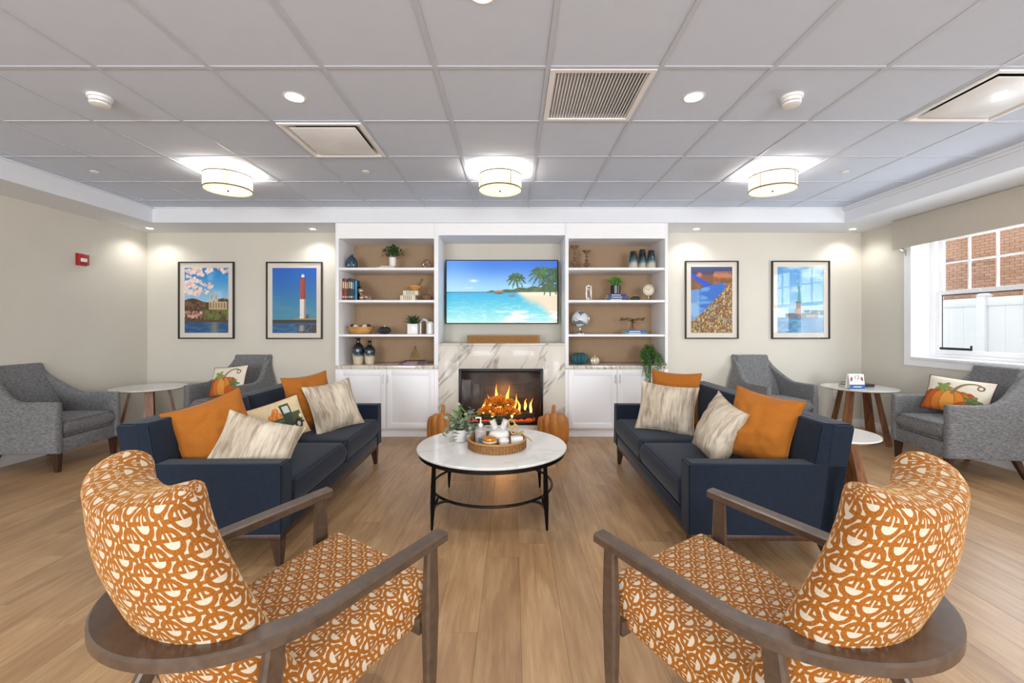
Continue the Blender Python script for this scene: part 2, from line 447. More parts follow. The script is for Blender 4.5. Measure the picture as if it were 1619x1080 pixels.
def painted(name, W, H, nx, ny, fn, mat, parent, loc, axis='xz', bend=None):
    """flat grid carrying a painted colour attribute; fn(U,V) -> (ny,nx,3) sRGB, V=0 at the bottom"""
    U, V = np.meshgrid((np.arange(nx)+.5)/nx, (np.arange(ny)+.5)/ny)
    C = np.clip(fn(U, V), 0, 1); C = np.where(C <= .04045, C/12.92, ((C+.055)/1.055)**2.4)
    xs = np.linspace(-W/2, W/2, nx); zs = np.linspace(-H/2, H/2, ny)
    X, Z = np.meshgrid(xs, zs)
    if axis == 'xz': P = np.stack([X, np.zeros_like(X), Z], -1)
    else: P = np.stack([X, Z, np.zeros_like(X)], -1)
    if bend: P = bend(P, U, V)
    idx = np.arange(nx*ny).reshape(ny, nx)
    F = np.stack([idx[:-1, :-1], idx[:-1, 1:], idx[1:, 1:], idx[1:, :-1]], -1).reshape(-1, 4)
    me = bpy.data.meshes.new(name); me.from_pydata(P.reshape(-1, 3).tolist(), [], F.tolist())
    ca = me.color_attributes.new('Col', 'FLOAT_COLOR', 'POINT')
    ca.data.foreach_set('color', np.concatenate([C.reshape(-1, 3), np.ones((nx*ny, 1))], 1).ravel())
    me.polygons.foreach_set('use_smooth', [bend is not None]*len(me.polygons))
    me.materials.append(MT[mat]); o = bpy.data.objects.new(name, me); link(o, parent); o.location = loc
    return o
def color_verts(o, fn):
    """per-vertex glaze colour: fn(co) -> sRGB"""
    me = o.data; ca = me.color_attributes.new('Col', 'FLOAT_COLOR', 'POINT')
    for i, v in enumerate(me.vertices): ca.data[i].color = (*srgb(fn(v.co)), 1)
_rng = np.random.RandomState(3)
_T = _rng.rand(256, 256)
def vn(x, y):
    xi, yi = np.floor(x).astype(int), np.floor(y).astype(int); fx, fy = x-xi, y-yi
    fx = fx*fx*(3-2*fx); fy = fy*fy*(3-2*fy)
    g = lambda a, b: _T[a % 256, b % 256]
    return (g(xi, yi)*(1-fx)+g(xi+1, yi)*fx)*(1-fy)+(g(xi, yi+1)*(1-fx)+g(xi+1, yi+1)*fx)*fy
def fbm(x, y, o=4):
    s, a, t = 0, 1, 0
    for k in range(o): s = s+a*vn(x*2**k+17*k, y*2**k+31*k); t += a; a *= .5
    return s/t
def hexc(h): return np.array([int(h[i:i+2], 16)/255 for i in (0, 2, 4)])
def lay(C, mask, col):
    m = np.clip(mask, 0, 1)[..., None].astype(float)
    return C*(1-m)+np.asarray(col)*m
def sm(x, a, b):
    t = np.clip((x-a)/(b-a), 0, 1); return t*t*(3-2*t)
# ================================================================ SETTING
XL, XR, YB, YF = -4.75, 4.53, 5.58, -4.0
ZC, ZS = 2.703, 2.525
SL, SR, SY = -4.23, 3.89, 5.04
BX0, BX1, BY = -2.092, 1.826, 5.06       # built-in bookcase extents and front
# floor: sub floor plus single planks
fl = struct(MB().box(XL-.1, XR+.1, YF-.1, YB+.1, -.06, -.006).build('floor', 'plank'))
PW, PL = .184, 1.22
pm = MB(); pm.box(-PW/2+.0004, PW/2-.0004, -PL/2+.0004, PL/2-.0004, -.006, 0, .0007, seg=1)
p0 = pm.build('plank', 'plank', fl)
first = True; rs = random.Random(5); ncol = int((XR-XL)/PW)+1
bulk = MB()
for i in range(ncol+1):
    x = XL+PW/2+i*PW
    if x-PW/2 > XR: break
    y = .75-rs.random()*PL
    while y-PL/2 < YB-.02:
        # only whole planks that the picture shows, rest joined
        yc = y; half = PL/2
        if yc+half > YB+.02:
            nm = MB(); nm.box(-PW/2+.0004, PW/2-.0004, -PL/2, YB-yc, -.006, 0).build('plank', 'plank', fl, (x, yc, 0))
        elif yc+half > 1.2 and abs(x) < (yc+half)*1.25+.3:
            if first: p0.location = (x, yc, 0); first = False
            else:
                c = p0.copy(); COL.objects.link(c); c.location = (x, yc, 0)
        else: bulk.box(x-PW/2+.0004, x+PW/2-.0004, yc-half+.0007, yc+half-.0007, -.006, 0)
        y += PL
    yy = .75-2.2*PL
    bulk.box(x-PW/2+.0004, x+PW/2-.0004, YF, -.45, -.006, 0)
tag(bulk.build('unseen_planks', 'plank', fl), kind='stuff')
# walls
struct(MB().box(XL-.12, XL, YF-.12, YB+.12, 0, 2.85).build('wall_left', 'wall'))
struct(MB().box(XL, XR, YB, YB+.12, 0, 2.85).build('wall_back', 'wall'))
WY1, WY0, WZ0, WZ1 = 4.87, 1.95, .965, 2.34        # window opening in the right wall
RB = XR+.34
wr_ = MB()
wr_.box(XR, RB, YF-.12, WY0, 0, 2.85).box(XR, RB, WY1, YB+.12, 0, 2.85).box(XR, RB, WY0, WY1, 0, WZ0-.031).box(XR, RB, WY0, WY1, WZ1, 2.85)
struct(wr_.build('wall_right', 'wall'))
wf = MB()
for a, b in ((XL, -3.6), (-1.2, 1.0), (3.4, XR)): wf.box(a, b, YF-.12, YF, 0, 2.85)
for a, b in ((-3.6, -1.2), (1.0, 3.4)): wf.box(a, b, YF-.12, YF, 0, .7).box(a, b, YF-.12, YF, 2.4, 2.85)
struct(wf.build('wall_front', 'wall'))
# baseboards
def baseboard(name, x0, x1, y0, y1):
    m = MB(); m.box(x0, x1, y0, y1, 0, .105, .002); struct(m.build(name, 'white'))
baseboard('baseboard_left', XL, XL+.015, YF, YB)
baseboard('baseboard_right', XR-.015, XR, YF, YB)
baseboard('baseboard_back', XL+.015, BX0-.002, YB-.015, YB)
baseboard('baseboard_back', BX1+.002, XR-.015, YB-.015, YB)
# ceiling: soffit ring, grid and single tiles
ce = struct(MB().box(SL-.01, SR+.01, YF, SY+.01, 2.735, 2.8).build('ceiling', 'ceil'))
so = MB()
so.box(XL, XR, SY, YB, ZS, 2.85).box(XL, SL, YF, SY, ZS, 2.85).box(SR, XR, YF, SY, ZS, 2.85)
struct(so.build('trim_1', 'soffit'))
cm = MB()     # stepped moulding below the grid along the window side, and a thin angle elsewhere
cm.box(SR-.035, SR, YF, SY, ZC-.028, ZC).box(SR-.018, SR, YF, SY, ZC-.05, ZC-.028)
cm.box(SL, SL+.018, YF, SY, ZC-.012, ZC).box(SL, SR, SY-.018, SY, ZC-.012, ZC)
struct(cm.build('trim_2', 'soffit'))
T = .61
gx = [-.42+T*k for k in range(-6, 8)]; gy = [2.32+T*j for j in range(-10, 5)]
gm = MB()
for x in gx: gm.box(x-.012, x+.012, YF, SY, ZC-.003, ZC+.03)
for y in gy: gm.box(SL, SR, y-.012, y+.012, ZC-.0024, ZC+.0295)
gm.build('ceiling_grid', 'grid', ce)
holes = {(1, 0), (-2, 1), (5, 0)}     # cells taken by the grille and the two diffusers
tb = MB(); tb.box(-T/2+.0125, T/2-.0125, -T/2+.0125, T/2-.0125, 0, .015, .001, seg=1)
t0 = tb.build('ceiling_tile', 'ceil', ce); t0.location = (-.115, .49+T/2, ZC+.0015)
ub = MB()
for k in range(-7, 8):
    for j in range(-10, 5):
        x0, y0 = -.42+T*k, 2.32+T*j; x1, y1 = x0+T, y0+T
        if (k, j) in holes or (k, j) == (0, -3): continue
        x0c, x1c, y0c, y1c = max(x0, SL), min(x1, SR), max(y0, YF), min(y1, SY)
        if x1c-x0c < .03 or y1c-y0c < .03: continue
        whole = x0c == x0 and x1c == x1 and y0c == y0 and y1c == y1
        if y1 > 1.5 and abs(x0c+x1c)/2 < y1*1.35+.4:
            if whole:
                c = t0.copy(); COL.objects.link(c); c.location = (x0+T/2, y0+T/2, ZC+.0015)
            else: MB().box(x0c+.0125, x1c-.0125, y0c+.0125, y1c-.0125, 0, .015, .001, seg=1).build('ceiling_tile', 'ceil', ce, (0, 0, ZC+.0015))
        else: ub.box(x0c+.013, x1c-.013, y0c+.013, y1c-.013, ZC+.0015, ZC+.0165)
tag(ub.build('unseen_ceiling_tiles', 'ceil', ce), kind='stuff')

# ceiling fittings
MT['vent_back'] = plain('duct_liner', '6E6F72', .8)
def grille():
    cx, cy = .19+T/2, 2.32+T/2
    t = thing('ceiling_vent_grille', 'square slatted return air grille with many thin fins in the tile ceiling', 'vent', (cx, cy, ZC))
    h = T/2-.014
    f = MB(); w_ = .028
    f.box(-h, h, -h, -h+w_, -.006, .03).box(-h, h, h-w_, h, -.006, .03).box(-h, -h+w_, -h+w_, h-w_, -.006, .03).box(h-w_, h, -h+w_, h-w_, -.006, .03)
    f.build('frame', 'white', t)
    MB().box(-h, h, -h, h, .0302, .031).build('backing', 'vent_back', t)
    n = 28; a = MB(); Mx = Matrix.Rotation(R(48), 4, 'Y')
    a.box(-.0011, .0011, -h+w_, h-w_, -.011, .011, M=Mx)
    s0 = a.build('slat', 'white', t); s0.location = (-h+w_+.009, 0, .006)
    for k in range(1, n):
        c = s0.copy(); COL.objects.link(c); c.location = (-h+w_+.009+(2*h-2*w_-.018)*k/(n-1), 0, .006)
grille()
def diffuser(cx, cy, label):
    t = thing('ceiling_diffuser', label, 'vent', (cx, cy, ZC), 0, 'square ceiling air diffusers')
    h = T/2-.014; f = MB()
    # sloping neck
    def ring(r0, z0, r1, z1):
        q = [(-1, -1), (1, -1), (1, 1), (-1, 1)]
        vs_ = [(a*r0, b*r0, z0) for a, b in q]+[(a*r1, b*r1, z1) for a, b in q]
        f._add(vs_, [(i, (i+1) % 4, (i+1) % 4+4, i+4) for i in range(4)])
    ring(h, 0, h, -.012); ring(h, -.012, h-.02, -.014); ring(h-.02, -.014, h-.075, .028); ring(h-.075, .028, h-.075, .09)
    f.build('frame', 'plastic', t)
    MB().box(-h+.03, h-.03, -h+.03, h-.03, .0295, .031).build('backing', 'dark', t)
    p = MB(); p.box(-h+.06, h-.06, -h+.06, h-.06, -.012, -.004, .003); p.build('plaque', 'plastic_gloss', t)
    for x, y in ((-.12, -.12), (.12, -.12), (.12, .12), (-.12, .12)): MB().lathe([(.005, -.005), (.005, .03)], 8, (x, y, 0)).build('bracket', 'steel', t)
MT['plastic_gloss'] = plain('glossy_white_panel', 'F6F7F9', .35, var=.01, coat=.2)
diffuser(-.42-2*T+T/2, 2.32+T+T/2, 'square white ceiling air diffuser near the left downlight')
diffuser(-.42+5*T+T/2, 2.32+T/2, 'square white ceiling air diffuser nearest the window')

def lamp(kind, name, loc, power, parent=None, size=.08, spot=None, col=(1, .98, .95)):
    l = bpy.data.lights.new(name, kind); l.energy = power; l.color = col
    if kind == 'SPOT': l.spot_size = R(spot or 130); l.spot_blend = .7
    if kind in ('SPOT', 'POINT'): l.shadow_soft_size = size
    if kind == 'AREA': l.size = size; l.shape = 'DISK'
    o = bpy.data.objects.new(name, l); COL.objects.link(o); o.parent = parent; o.location = loc; return o
def downlight(x, y, z, label, power, r=.052, spot=140):
    t = thing('downlight', label, 'downlight', (x, y, z), 0, 'round recessed downlights')
    MB().lathe([(r+.016, 0), (r+.016, -.003), (r+.004, -.006), (r, -.004), (r, 0)], 28).build('trim_ring', 'plastic', t)
    MB().lathe([(r-.0005, 0), (r-.0005, -.0035), (0, -.0036)], 28).build('lens', 'emit_w', t)
    lamp('SPOT', 'bulb', (0, 0, -.03), power, t, .05, spot)
downlight(-1.335, 2.625, ZC+.004, 'recessed downlight in a tile beside the left ceiling diffuser', DOWN_P)
downlight(1.105, 2.625, ZC+.004, 'recessed downlight in the tile right of the slatted grille', DOWN_P)
downlight(-.130, 1.805, ZC+.004, 'recessed downlight cut off at the top edge of the photo', DOWN_P)
downlight(-4.50, 5.32, ZS, 'small soffit downlight in the left corner over the wall', WASH_P, .035)
downlight(-2.50, 5.36, ZS, 'small soffit downlight above the lighthouse picture', WASH_P, .035)
downlight(2.29, 5.36, ZS, 'small soffit downlight above the river valley picture', WASH_P, .035)
downlight(4.24, 5.36, ZS, 'small soffit downlight by the corner near the window', WASH_P, .035)
for x, y in ((-3.2, .8), (3.0, .8), (-2.5, -1.6), (0.2, -1.0), (2.9, -1.6)):  # unseen fixtures added as fill light for the visible part of the room
    downlight(x, y, ZC+.004, 'unseen downlight added as fill light, over the part of the room behind the lounge chairs', DOWN_P)

MT['shade'] = None
def shade_mat(name, tr, em, k1='EFE0C2', k2='FFF7E6'):
    """translucent cloth: passes the bulb's light"""
    m, nt, b = new_mat(name)
    f = noise_t(nt, coords(nt, 'Object', (60, 60, 6)), 3, 3, .6)
    c = ramp(nt, f, [(.3, srgb(k1)), (.7, srgb(k2))])
    L(nt, c, b.inputs['Base Color']); L(nt, c, b.inputs['Emission Color']); b.inputs['Emission Strength'].default_value = em
    b.inputs['Roughness'].default_value = .8
    t = nt.nodes.new('ShaderNodeBsdfTranslucent'); L(nt, c, t.inputs[0])
    mx = nt.nodes.new('ShaderNodeMixShader'); mx.inputs[0].default_value = tr
    L(nt, b.outputs[0], mx.inputs[1]); L(nt, t.outputs[0], mx.inputs[2]); L(nt, mx.outputs[0], nt.nodes['Material Output'].inputs[0])
    return m
MT['shade'] = shade_mat('linen_lamp_shade', .3, .2)
MT['shade_bottom'] = shade_mat('lamp_diffuser', .22, .3, 'F6E8CC', 'FFF6E4')
MT['bronze'] = plain('bronze_trim', '4A3B2E', .4, .6)
def drum(x, y, label):
    t = thing('drum_ceiling_light', label, 'ceiling light', (x, y, ZC+.0015), 0, 'drum shade ceiling lights')
    r, z1, z0 = .19, -.055, -.185
    MB().lathe([(.055, 0), (.055, -.014), (.02, -.018), (.008, -.025), (.008, -.10), (0, -.10)], 24).build('canopy', 'steel', t)
    MB().lathe([(r, z1), (r, z0), (r-.004, z0), (r-.004, z1), (r, z1)], 48).build('lamp_shade', 'shade', t)
    MB().lathe([(r-.005, z0+.006), (0, z0+.004)], 48).build('diffuser', 'shade_bottom', t)
    for z in (z1, z0+.008):
        MB().tube([(r*math.cos(a), r*math.sin(a), z) for a in np.linspace(0, 2*math.pi, 48, endpoint=False)], .0055, 6, True).build('trim_band', 'bronze', t)
    f = MB(); f.lathe([(0, z0-.014), (.007, z0-.01), (.009, z0-.004), (.004, z0+.004)], 12).build('finial', 'bronze', t)
    for a in (0, 90, 180, 270): MB().box(r-.001, r+.003, -.0018, .0018, z0, z1, M=Matrix.Rotation(R(a-60), 4, 'Z')).build('seam', 'bronze', t)
    for s in (-1, 1): lamp('POINT', 'bulb', (s*.07, 0, -.12 if s > 0 else -.088), DRUM_P*(.6 if s > 0 else .4), t, .035, col=(1, .96, .9))
drum(-2.55, 3.845, 'drum ceiling light with cream linen shade, leftmost of the three drum lights')
drum(-.115, 3.845, 'drum ceiling light with cream linen shade above the coffee table')
drum(2.325, 3.845, 'drum ceiling light with cream linen shade closest to the window wall')
def detector(x, y, label):
    t = thing('smoke_detector', label, 'smoke detector', (x, y, ZC+.0015), 0, 'ceiling smoke detectors')
    MB().lathe([(.062, 0), (.062, -.014), (.056, -.018), (.05, -.018)], 28).build('base', 'plastic', t)
    MB().lathe([(.052, -.018), (.052, -.03), (.047, -.036)], 28).build('vent_ring', 'plastic', t)
    MB().lathe([(.0495, -.0365), (.0495, -.040)], 28).build('slot', 'dark', t)
    MB().lathe([(.052, -.0405), (.048, -.052), (.03, -.058), (0, -.058)], 28).build('cap', 'plastic', t)
detector(-2.52, 2.62, 'round white smoke detector on the ceiling left of the downlight')
detector(1.70, 2.62, 'round white smoke detector on the ceiling between downlight and window side diffuser')
def sprinkler(x, y, label):
    t = thing('sprinkler_head', label, 'sprinkler', (x, y, ZC+.0015), 0, 'flush ceiling sprinkler covers')
    MB().lathe([(.034, 0), (.034, -.005), (.031, -.008), (0, -.008)], 24).build('cover_plate', 'plastic', t)
    MB().lathe([(.04, 0), (.04, -.002), (.036, -.002)], 24).build('escutcheon', 'steel', t)
sprinkler(-3.78, 3.88, 'small flush sprinkler cover in the ceiling left of the left drum light')
sprinkler(-1.33, 3.88, 'small flush sprinkler cover in the ceiling between two drum lights')
sprinkler(3.0, 3.88, 'small flush sprinkler cover in the ceiling right of the right drum light')

# fire alarm on the left wall, outlet on the back wall
t = thing('fire_alarm', 'red fire alarm strobe with clear lens on the left wall', 'fire alarm', (XL, 4.72, 2.04))
MB().box(0, .012, -.060, .060, -.066, .066, .003).build('back_plate', 'red', t)
MB().box(.0122, .045, -.055, .055, -.060, .060, .008).build('housing', 'red', t)
MB().box(.0452, .056, -.048, .02, -.028, .012, .005).build('strobe_lens', 'plastic', t)
t = thing('wall_outlet', 'white power outlet low on the wall behind the corner side table', 'outlet', (3.66+.53, YB-.0005, .42))
MB().box(-.035, .035, -.006, 0, -.057, .057, .002).build('cover_plate', 'plastic', t)
for z in (-.02, .02): MB().box(-.015, .015, -.008, -.0062, z-.013, z+.013, .001).build('socket', 'ceramic', t)

# ---------------------------------------------------------------- window
cs = MB(); cx0 = XR-.018       # casing around the opening
cs.box(cx0, XR, WY1, WY1+.085, WZ0-.10, WZ1+.09).box(cx0, XR, WY0-.085, WY0, WZ0-.10, WZ1+.09)
cs.box(cx0, XR, WY0, WY1, WZ1, WZ1+.09).box(cx0, XR, WY0, WY1, WZ0-.10, WZ0-.0305)
win = struct(cs.build('window_1', 'white'))
MB().box(XR-.03, RB, WY0+.0005, WY1-.0005, WZ0-.03, WZ0-.0005, .003).build('window_sill', 'white', win)
MB().box(XR, XR+.20, WY1-.004, WY1, WZ0, WZ1).box(XR, XR+.20, WY0, WY0+.004, WZ0, WZ1).box(XR, XR+.20, WY0, WY1, WZ1-.004, WZ1).build('jamb_lining', 'white', win)
fx0 = XR+.19
def unit(y0, y1):
    f = MB(); w_ = .06
    f.box(fx0, fx0+.1, y0, y0+w_, WZ0, WZ1).box(fx0, fx0+.1, y1-w_, y1, WZ0, WZ1).box(fx0, fx0+.1, y0+w_, y1-w_, WZ0, WZ0+.035).box(fx0, fx0+.1, y0+w_, y1-w_, WZ1-.05, WZ1)
    fr = f.build('window_frame', 'vinyl', win)
    a, b = y0+w_, y1-w_; zm = 1.665
    u = MB(); us = .045; ux = fx0+.05      # upper sash, outside
    u.box(ux, ux+.03, a, a+us, zm, WZ1-.05).box(ux, ux+.03, b-us, b, zm, WZ1-.05).box(ux, ux+.03, a+us, b-us, zm, zm+.035).box(ux, ux+.03, a+us, b-us, WZ1-.09, WZ1-.05)
    up = u.build('upper_sash', 'vinyl', fr)
    g0, g1, h0, h1 = a+us, b-us, zm+.035, WZ1-.09
    m = MB()
    for k in (1, 2): y = g0+(g1-g0)*k/3; m.box(ux+.008, ux+.024, y-.009, y+.009, h0, h1)
    m.box(ux+.0079, ux+.0241, g0, g1, 2.0-.009, 2.0+.009)
    m.build('muntin_bars', 'vinyl', fr)
    lo = MB(); lx = fx0+.012; ls = .052
    lo.box(lx, lx+.034, a, a+ls, WZ0+.036, zm+.03).box(lx, lx+.034, b-ls, b, WZ0+.036, zm+.03).box(lx, lx+.034, a+ls, b-ls, WZ0+.036, WZ0+.085).box(lx, lx+.034, a+ls, b-ls, zm-.012, zm+.03)
    lo.build('lower_sash', 'vinyl', fr)
    MB().box(lx-.012, lx, (a+b)/2-.03, (a+b)/2+.03, zm+.005, zm+.02, .003).build('sash_lock', 'vinyl', fr)
    for i in range(3):
        for (q0, q1) in ((h0, 1.991), (2.009, h1)):
            ya = g0+(g1-g0)*i/3+.009*(i > 0); yb = g0+(g1-g0)*(i+1)/3-.009*(i < 2)
            MB().box(ux+.014, ux+.018, ya, yb, q0, q1).build('pane', 'glass', fr)
    MB().box(lx+.015, lx+.019, a+ls, b-ls, WZ0+.085, zm-.012).build('pane', 'glass', fr)
    # sash tilt gasket, dark
    MB().box(lx+.020, lx+.022, b-ls-.012, b-ls, WZ0+.085, zm-.012).box(lx+.020, lx+.022, a+ls, b-ls, zm-.024, zm-.012).build('gasket', 'dark', fr)
MB().box(fx0+.002, fx0+.012, 4.42, 4.755, WZ0+.087, WZ0+.112, .003).box(fx0+.0, fx0+.0115, 4.42, 4.435, WZ0+.113, WZ0+.14, .002).build('sash_limiter', 'dark', win)
unit(3.87, WY1); unit(2.87, 3.85); unit(1.96, 2.85)
# fabric cornice over the window
t = thing('window_valance', 'long beige upholstered cornice box over the window', 'valance', (XR-.002, 0, 0))
MT['valance'] = plain('beige_valance_cloth', 'CBC3B5', .9, var=.02, nscale=6)
MB().box(-.135, -.12, 1.7, 4.98, 2.19, ZS-.004, .004).build('front_panel', 'valance', t)
MB().box(-.119, 0, 4.965, 4.98, 2.19, ZS-.004, .003).build('end_panel', 'valance', t)
MB().box(-.119, 0, 1.7, 1.715, 2.19, ZS-.004, .003).build('end_panel', 'valance', t)
MB().box(-.118, -.001, 1.716, 4.964, ZS-.03, ZS-.005).build('top_board', 'white', t)
br = MB(); br.prism([(-.10, 2.187), (-.001, 2.187), (-.001, 2.09), (-.012, 2.09), (-.02, 2.14)], 4.925, 4.94); br.build('bracket', 'steel', t)

# outside: white vinyl fence, brick house wall, ground
gr = MB(); gr.box(XR+.36, 16, -6, 18, -.4, -.3); struct(gr.build('ground', plain('lawn_ground', '6E7A55', .95, var=.3)))
XF = 7.9
fe = thing('vinyl_fence', 'white vinyl privacy fence seen through the lower window pane', 'fence', (XF, 0, -.3))
fz = 1.80+.3
for y0 in np.arange(-2.3, 11.5, 1.9):
    MB().box(-.065, .065, y0-.065, y0+.065, 0, fz+.02, .004).prism([(y0-.075, fz+.02), (y0+.075, fz+.02), (y0, fz+.07)], -.075, .075, 'x').build('post', 'vinyl', fe)
    MB().box(-.03, .03, y0+.066, y0+1.834, fz-.15, fz-.01, .003).build('rail', 'vinyl', fe)
    MB().box(-.03, .03, y0+.066, y0+1.834, .05, .2, .003).build('rail', 'vinyl', fe)
    pn = MB(); pn.box(-.011, .011, -.1255, .1255, .2005, fz-.1505, .003, seg=1)
    q = pn.build('board', 'vinyl', fe); q.location = (0, y0+.066+.126, 0)
    for k in range(1, 7):
        c = q.copy(); COL.objects.link(c); c.location = (0, y0+.066+.126+k*.2526, 0)
# brick wall
XW = 11.0
MT['mortar'] = plain('mortar', 'B9A597', .95, var=.06)
def brick_mat():
    m, nt, b = new_mat('fired_brick'); oi = nt.nodes.new('ShaderNodeObjectInfo')
    c = ramp(nt, oi.outputs['Random'], [(0, srgb('C58F70')), (.35, srgb('D3A080')), (.7, srgb('DCAE90')), (.94, srgb('CB9878')), (1, srgb('8E7462'))])
    f = noise_t(nt, coords(nt), 25, 4)
    L(nt, mixc(nt, .35, c, ramp(nt, f, [(.3, srgb('BC8566')), (.7, srgb('E2BCA0'))])), b.inputs['Base Color'])
    b.inputs['Roughness'].default_value = .9; return m
MT['brick'] = brick_mat()
bw = tag(MB().box(XW+.006, XW+.3, -2, 20, -.3, 7).build('brick_building', 'mortar'), 'red brick building wall seen beyond the white fence', 'building')
BL, BH, J = .203, .0677, .010
bb = MB(); bb.box(-.006, .02, -BL/2+J/2, BL/2-J/2, -BH/2+J/2, BH/2-J/2, .002, seg=1)
b0 = bb.build('brick', 'brick', bw); b0.location = (XW, 9.0, 1.9)
bulk = MB(); nb = 0
for r_ in range(-8, 60):
    z = 1.9+r_*BH
    if z < .3 or z > 4.6: continue
    for k in range(-34, 46):
        y = 9.0+k*BL+(r_ % 2)*BL/2
        if 8.75 < y < 11.6 and 1.93 < z < 3.05 and nb < 290:
            if (y, z) == (9.0, 1.9): continue
            c = b0.copy(); COL.objects.link(c); c.location = (XW, y, z); nb += 1
        elif 3 < y < 16: bulk.box(XW-.006, XW+.005, y-BL/2+J/2, y+BL/2-J/2, z-BH/2+J/2, z+BH/2-J/2)
tag(bulk.build('distant_bricks', 'brick', bw), kind='stuff')

# ---------------------------------------------------------------- built-in bookcase
def bookcase(x0, x1, ox0, ox1, label, side):
    t = thing('bookcase', label, 'bookcase', (0, 0, 0), 0, 'built-in bookcases beside the television')
    zt = ZS-.001; top = 2.343
    yb = YB-.001
    MB().box(x0, ox0, BY, yb, .846, zt, .0015).build('side_panel', 'white', t)
    MB().box(ox1, x1, BY, yb, .846, zt, .0015).build('side_panel', 'white', t)
    MB().box(ox0, ox1, BY, yb, top, zt).build('header', 'white', t)
    MB().box(ox0, ox1, yb-.012, yb, .846, top).build('back_panel', 'tan', t)
    for z0, z1 in ((1.972, 2.000), (1.590, 1.618), (1.186, 1.212)):
        MB().box(ox0+.001, ox1-.001, BY+.004, yb-.013, z0, z1, .002).build('shelf', 'white', t)
    tag(MB().box(ox0-.001 if side < 0 else x0, ox1+.001 if side > 0 else x1, BY-.012, yb, .803, .845, .003).build('countertop', 'counter'), f'{"left" if side<0 else "right"} veined stone countertop under the bookcase shelves', 'countertop', 'bookcase countertops')
    # base cabinet
    c = thing('base_cabinet', f'white two-door base cabinet {"left" if side<0 else "right"} of the fireplace', 'cabinet', (0, 0, 0), 0, 'white base cabinets')
    MB().box(x0, x1, BY+.001, yb, .10, .802, .001).build('body', 'white', c)
    MB().box(x0, x1, BY+.03, yb, 0, .0995).build('toe_kick', 'white', c)
    mid = (ox0+ox1)/2; gap = .002
    a0, a1 = ox0-.005, ox1+.005
    for dx0, dx1, hs in ((a0, mid-gap, 1), (mid+gap, a1, -1)):
        d = MB(); y1 = BY; y0 = BY-.018; s = .06; z0, z1 = .108, .794
        d.box(dx0, dx0+s, y0, y1, z0, z1, .002).box(dx1-s, dx1, y0, y1, z0, z1, .002).box(dx0+s, dx1-s, y0, y1, z0, z0+s, .002).box(dx0+s, dx1-s, y0, y1, z1-s, z1, .002)
        d.box(dx0+s, dx1-s, BY-.008, y1, z0+s, z1-s)
        dr = d.build('door', 'white', c)
        p = MB(); q0, q1, w0, w1 = dx0+s+.012, dx1-s-.012, z0+s+.012, z1-s-.012; e = .03
        vs_ = [(q0, BY-.0085, w0), (q1, BY-.0085, w0), (q1, BY-.0085, w1), (q0, BY-.0085, w1), (q0+e, BY-.017, w0+e), (q1-e, BY-.017, w0+e), (q1-e, BY-.017, w1-e), (q0+e, BY-.017, w1-e)]
        p._add(vs_, [(0, 1, 5, 4), (1, 2, 6, 5), (2, 3, 7, 6), (3, 0, 4, 7), (4, 5, 6, 7), (0, 3, 2, 1)]); p.build('raised_panel', 'white', dr)
        hx = dx1-.024 if hs > 0 else dx0+.024
        h = MB(); h.tube([(hx, BY-.046, .643), (hx, BY-.046, .745)], .0045, 8)
        for z in (.66, .728): h.tube([(hx, BY-.0185, z), (hx, BY-.046, z)], .0035, 8)
        h.build('handle', 'steel', dr)
bookcase(BX0, -.88, -2.053, -.93, 'white built-in bookcase with tan back left of the television', -1)
bookcase(.615, BX1, .656, 1.792, 'white built-in bookcase with tan back right of the television', 1)
# niche for the television
n_ = thing('niche_header', 'white header boxing over the television niche', 'header')
MB().box(-.879, .614, BY, YB-.001, 2.38, ZS-.001).build('header', 'white', n_)
# fireplace surround
f_ = thing('fireplace_surround', 'floor standing veined marble fireplace surround with thin mantel', 'fireplace')
FX0, FX1, FZ0, FZ1 = -.64, .355, .145, .808
MB().box(-.879, FX0, BY, YB-.002, 0, 1.086, .001).build('marble_panel', 'marble', f_)
MB().box(FX1, .614, BY, YB-.002, 0, 1.086, .001).build('marble_panel', 'marble', f_)
MB().box(FX0+.0005, FX1-.0005, BY, YB-.002, FZ1, 1.086, .001).build('marble_panel', 'marble', f_)
MB().box(FX0+.0005, FX1-.0005, BY, YB-.002, 0, FZ0, .001).build('marble_panel', 'marble', f_)
MB().box(-.879, .614, BY-.015, YB-.002, 1.0865, 1.106, .002).build('mantel', 'marble', f_)
# firebox
e_ = thing('electric_fireplace', 'black framed fireplace insert with burning logs', 'fireplace insert', ((FX0+FX1)/2, BY, 0))
hw = (FX1-FX0)/2-.001
q = MB(); b_ = .032
q.box(-hw, -hw+b_, -.012, .03, FZ0+.001, FZ1-.001, .002).box(hw-b_, hw, -.012, .03, FZ0+.001, FZ1-.001, .002).box(-hw+b_, hw-b_, -.012, .03, FZ1-.045, FZ1-.001, .002).box(-hw+b_, hw-b_, -.012, .03, FZ0+.001, FZ0+.035, .002)
q.build('frame', 'black', e_)
q = MB(); q.box(-hw, -hw+.01, .031, .42, FZ0+.001, FZ1-.001).box(hw-.01, hw, .031, .42, FZ0+.001, FZ1-.001).box(-hw, hw, .42, .43, FZ0+.001, FZ1-.001).box(-hw, hw, .031, .42, FZ1-.012, FZ1-.001).box(-hw, hw, .031, .42, FZ0+.001, FZ0+.012)
MT['firebox'] = plain('firebox_lining', '3E3732', .28, .45, var=.25, nscale=9)
q.build('liner', 'firebox', e_)
tag(MB().box(-hw+b_, hw-b_, .012, .016, FZ0+.035, FZ1-.045).build('glass_front', 'glass', e_))
MT['log'] = plain('charred_log', '2B211B', .9, var=.5, nscale=30, bmp=.5)
MT['ember'] = plain('glowing_embers', 'C9481A', .9, var=.8, nscale=60, emit=.45)
rr = random.Random(3)
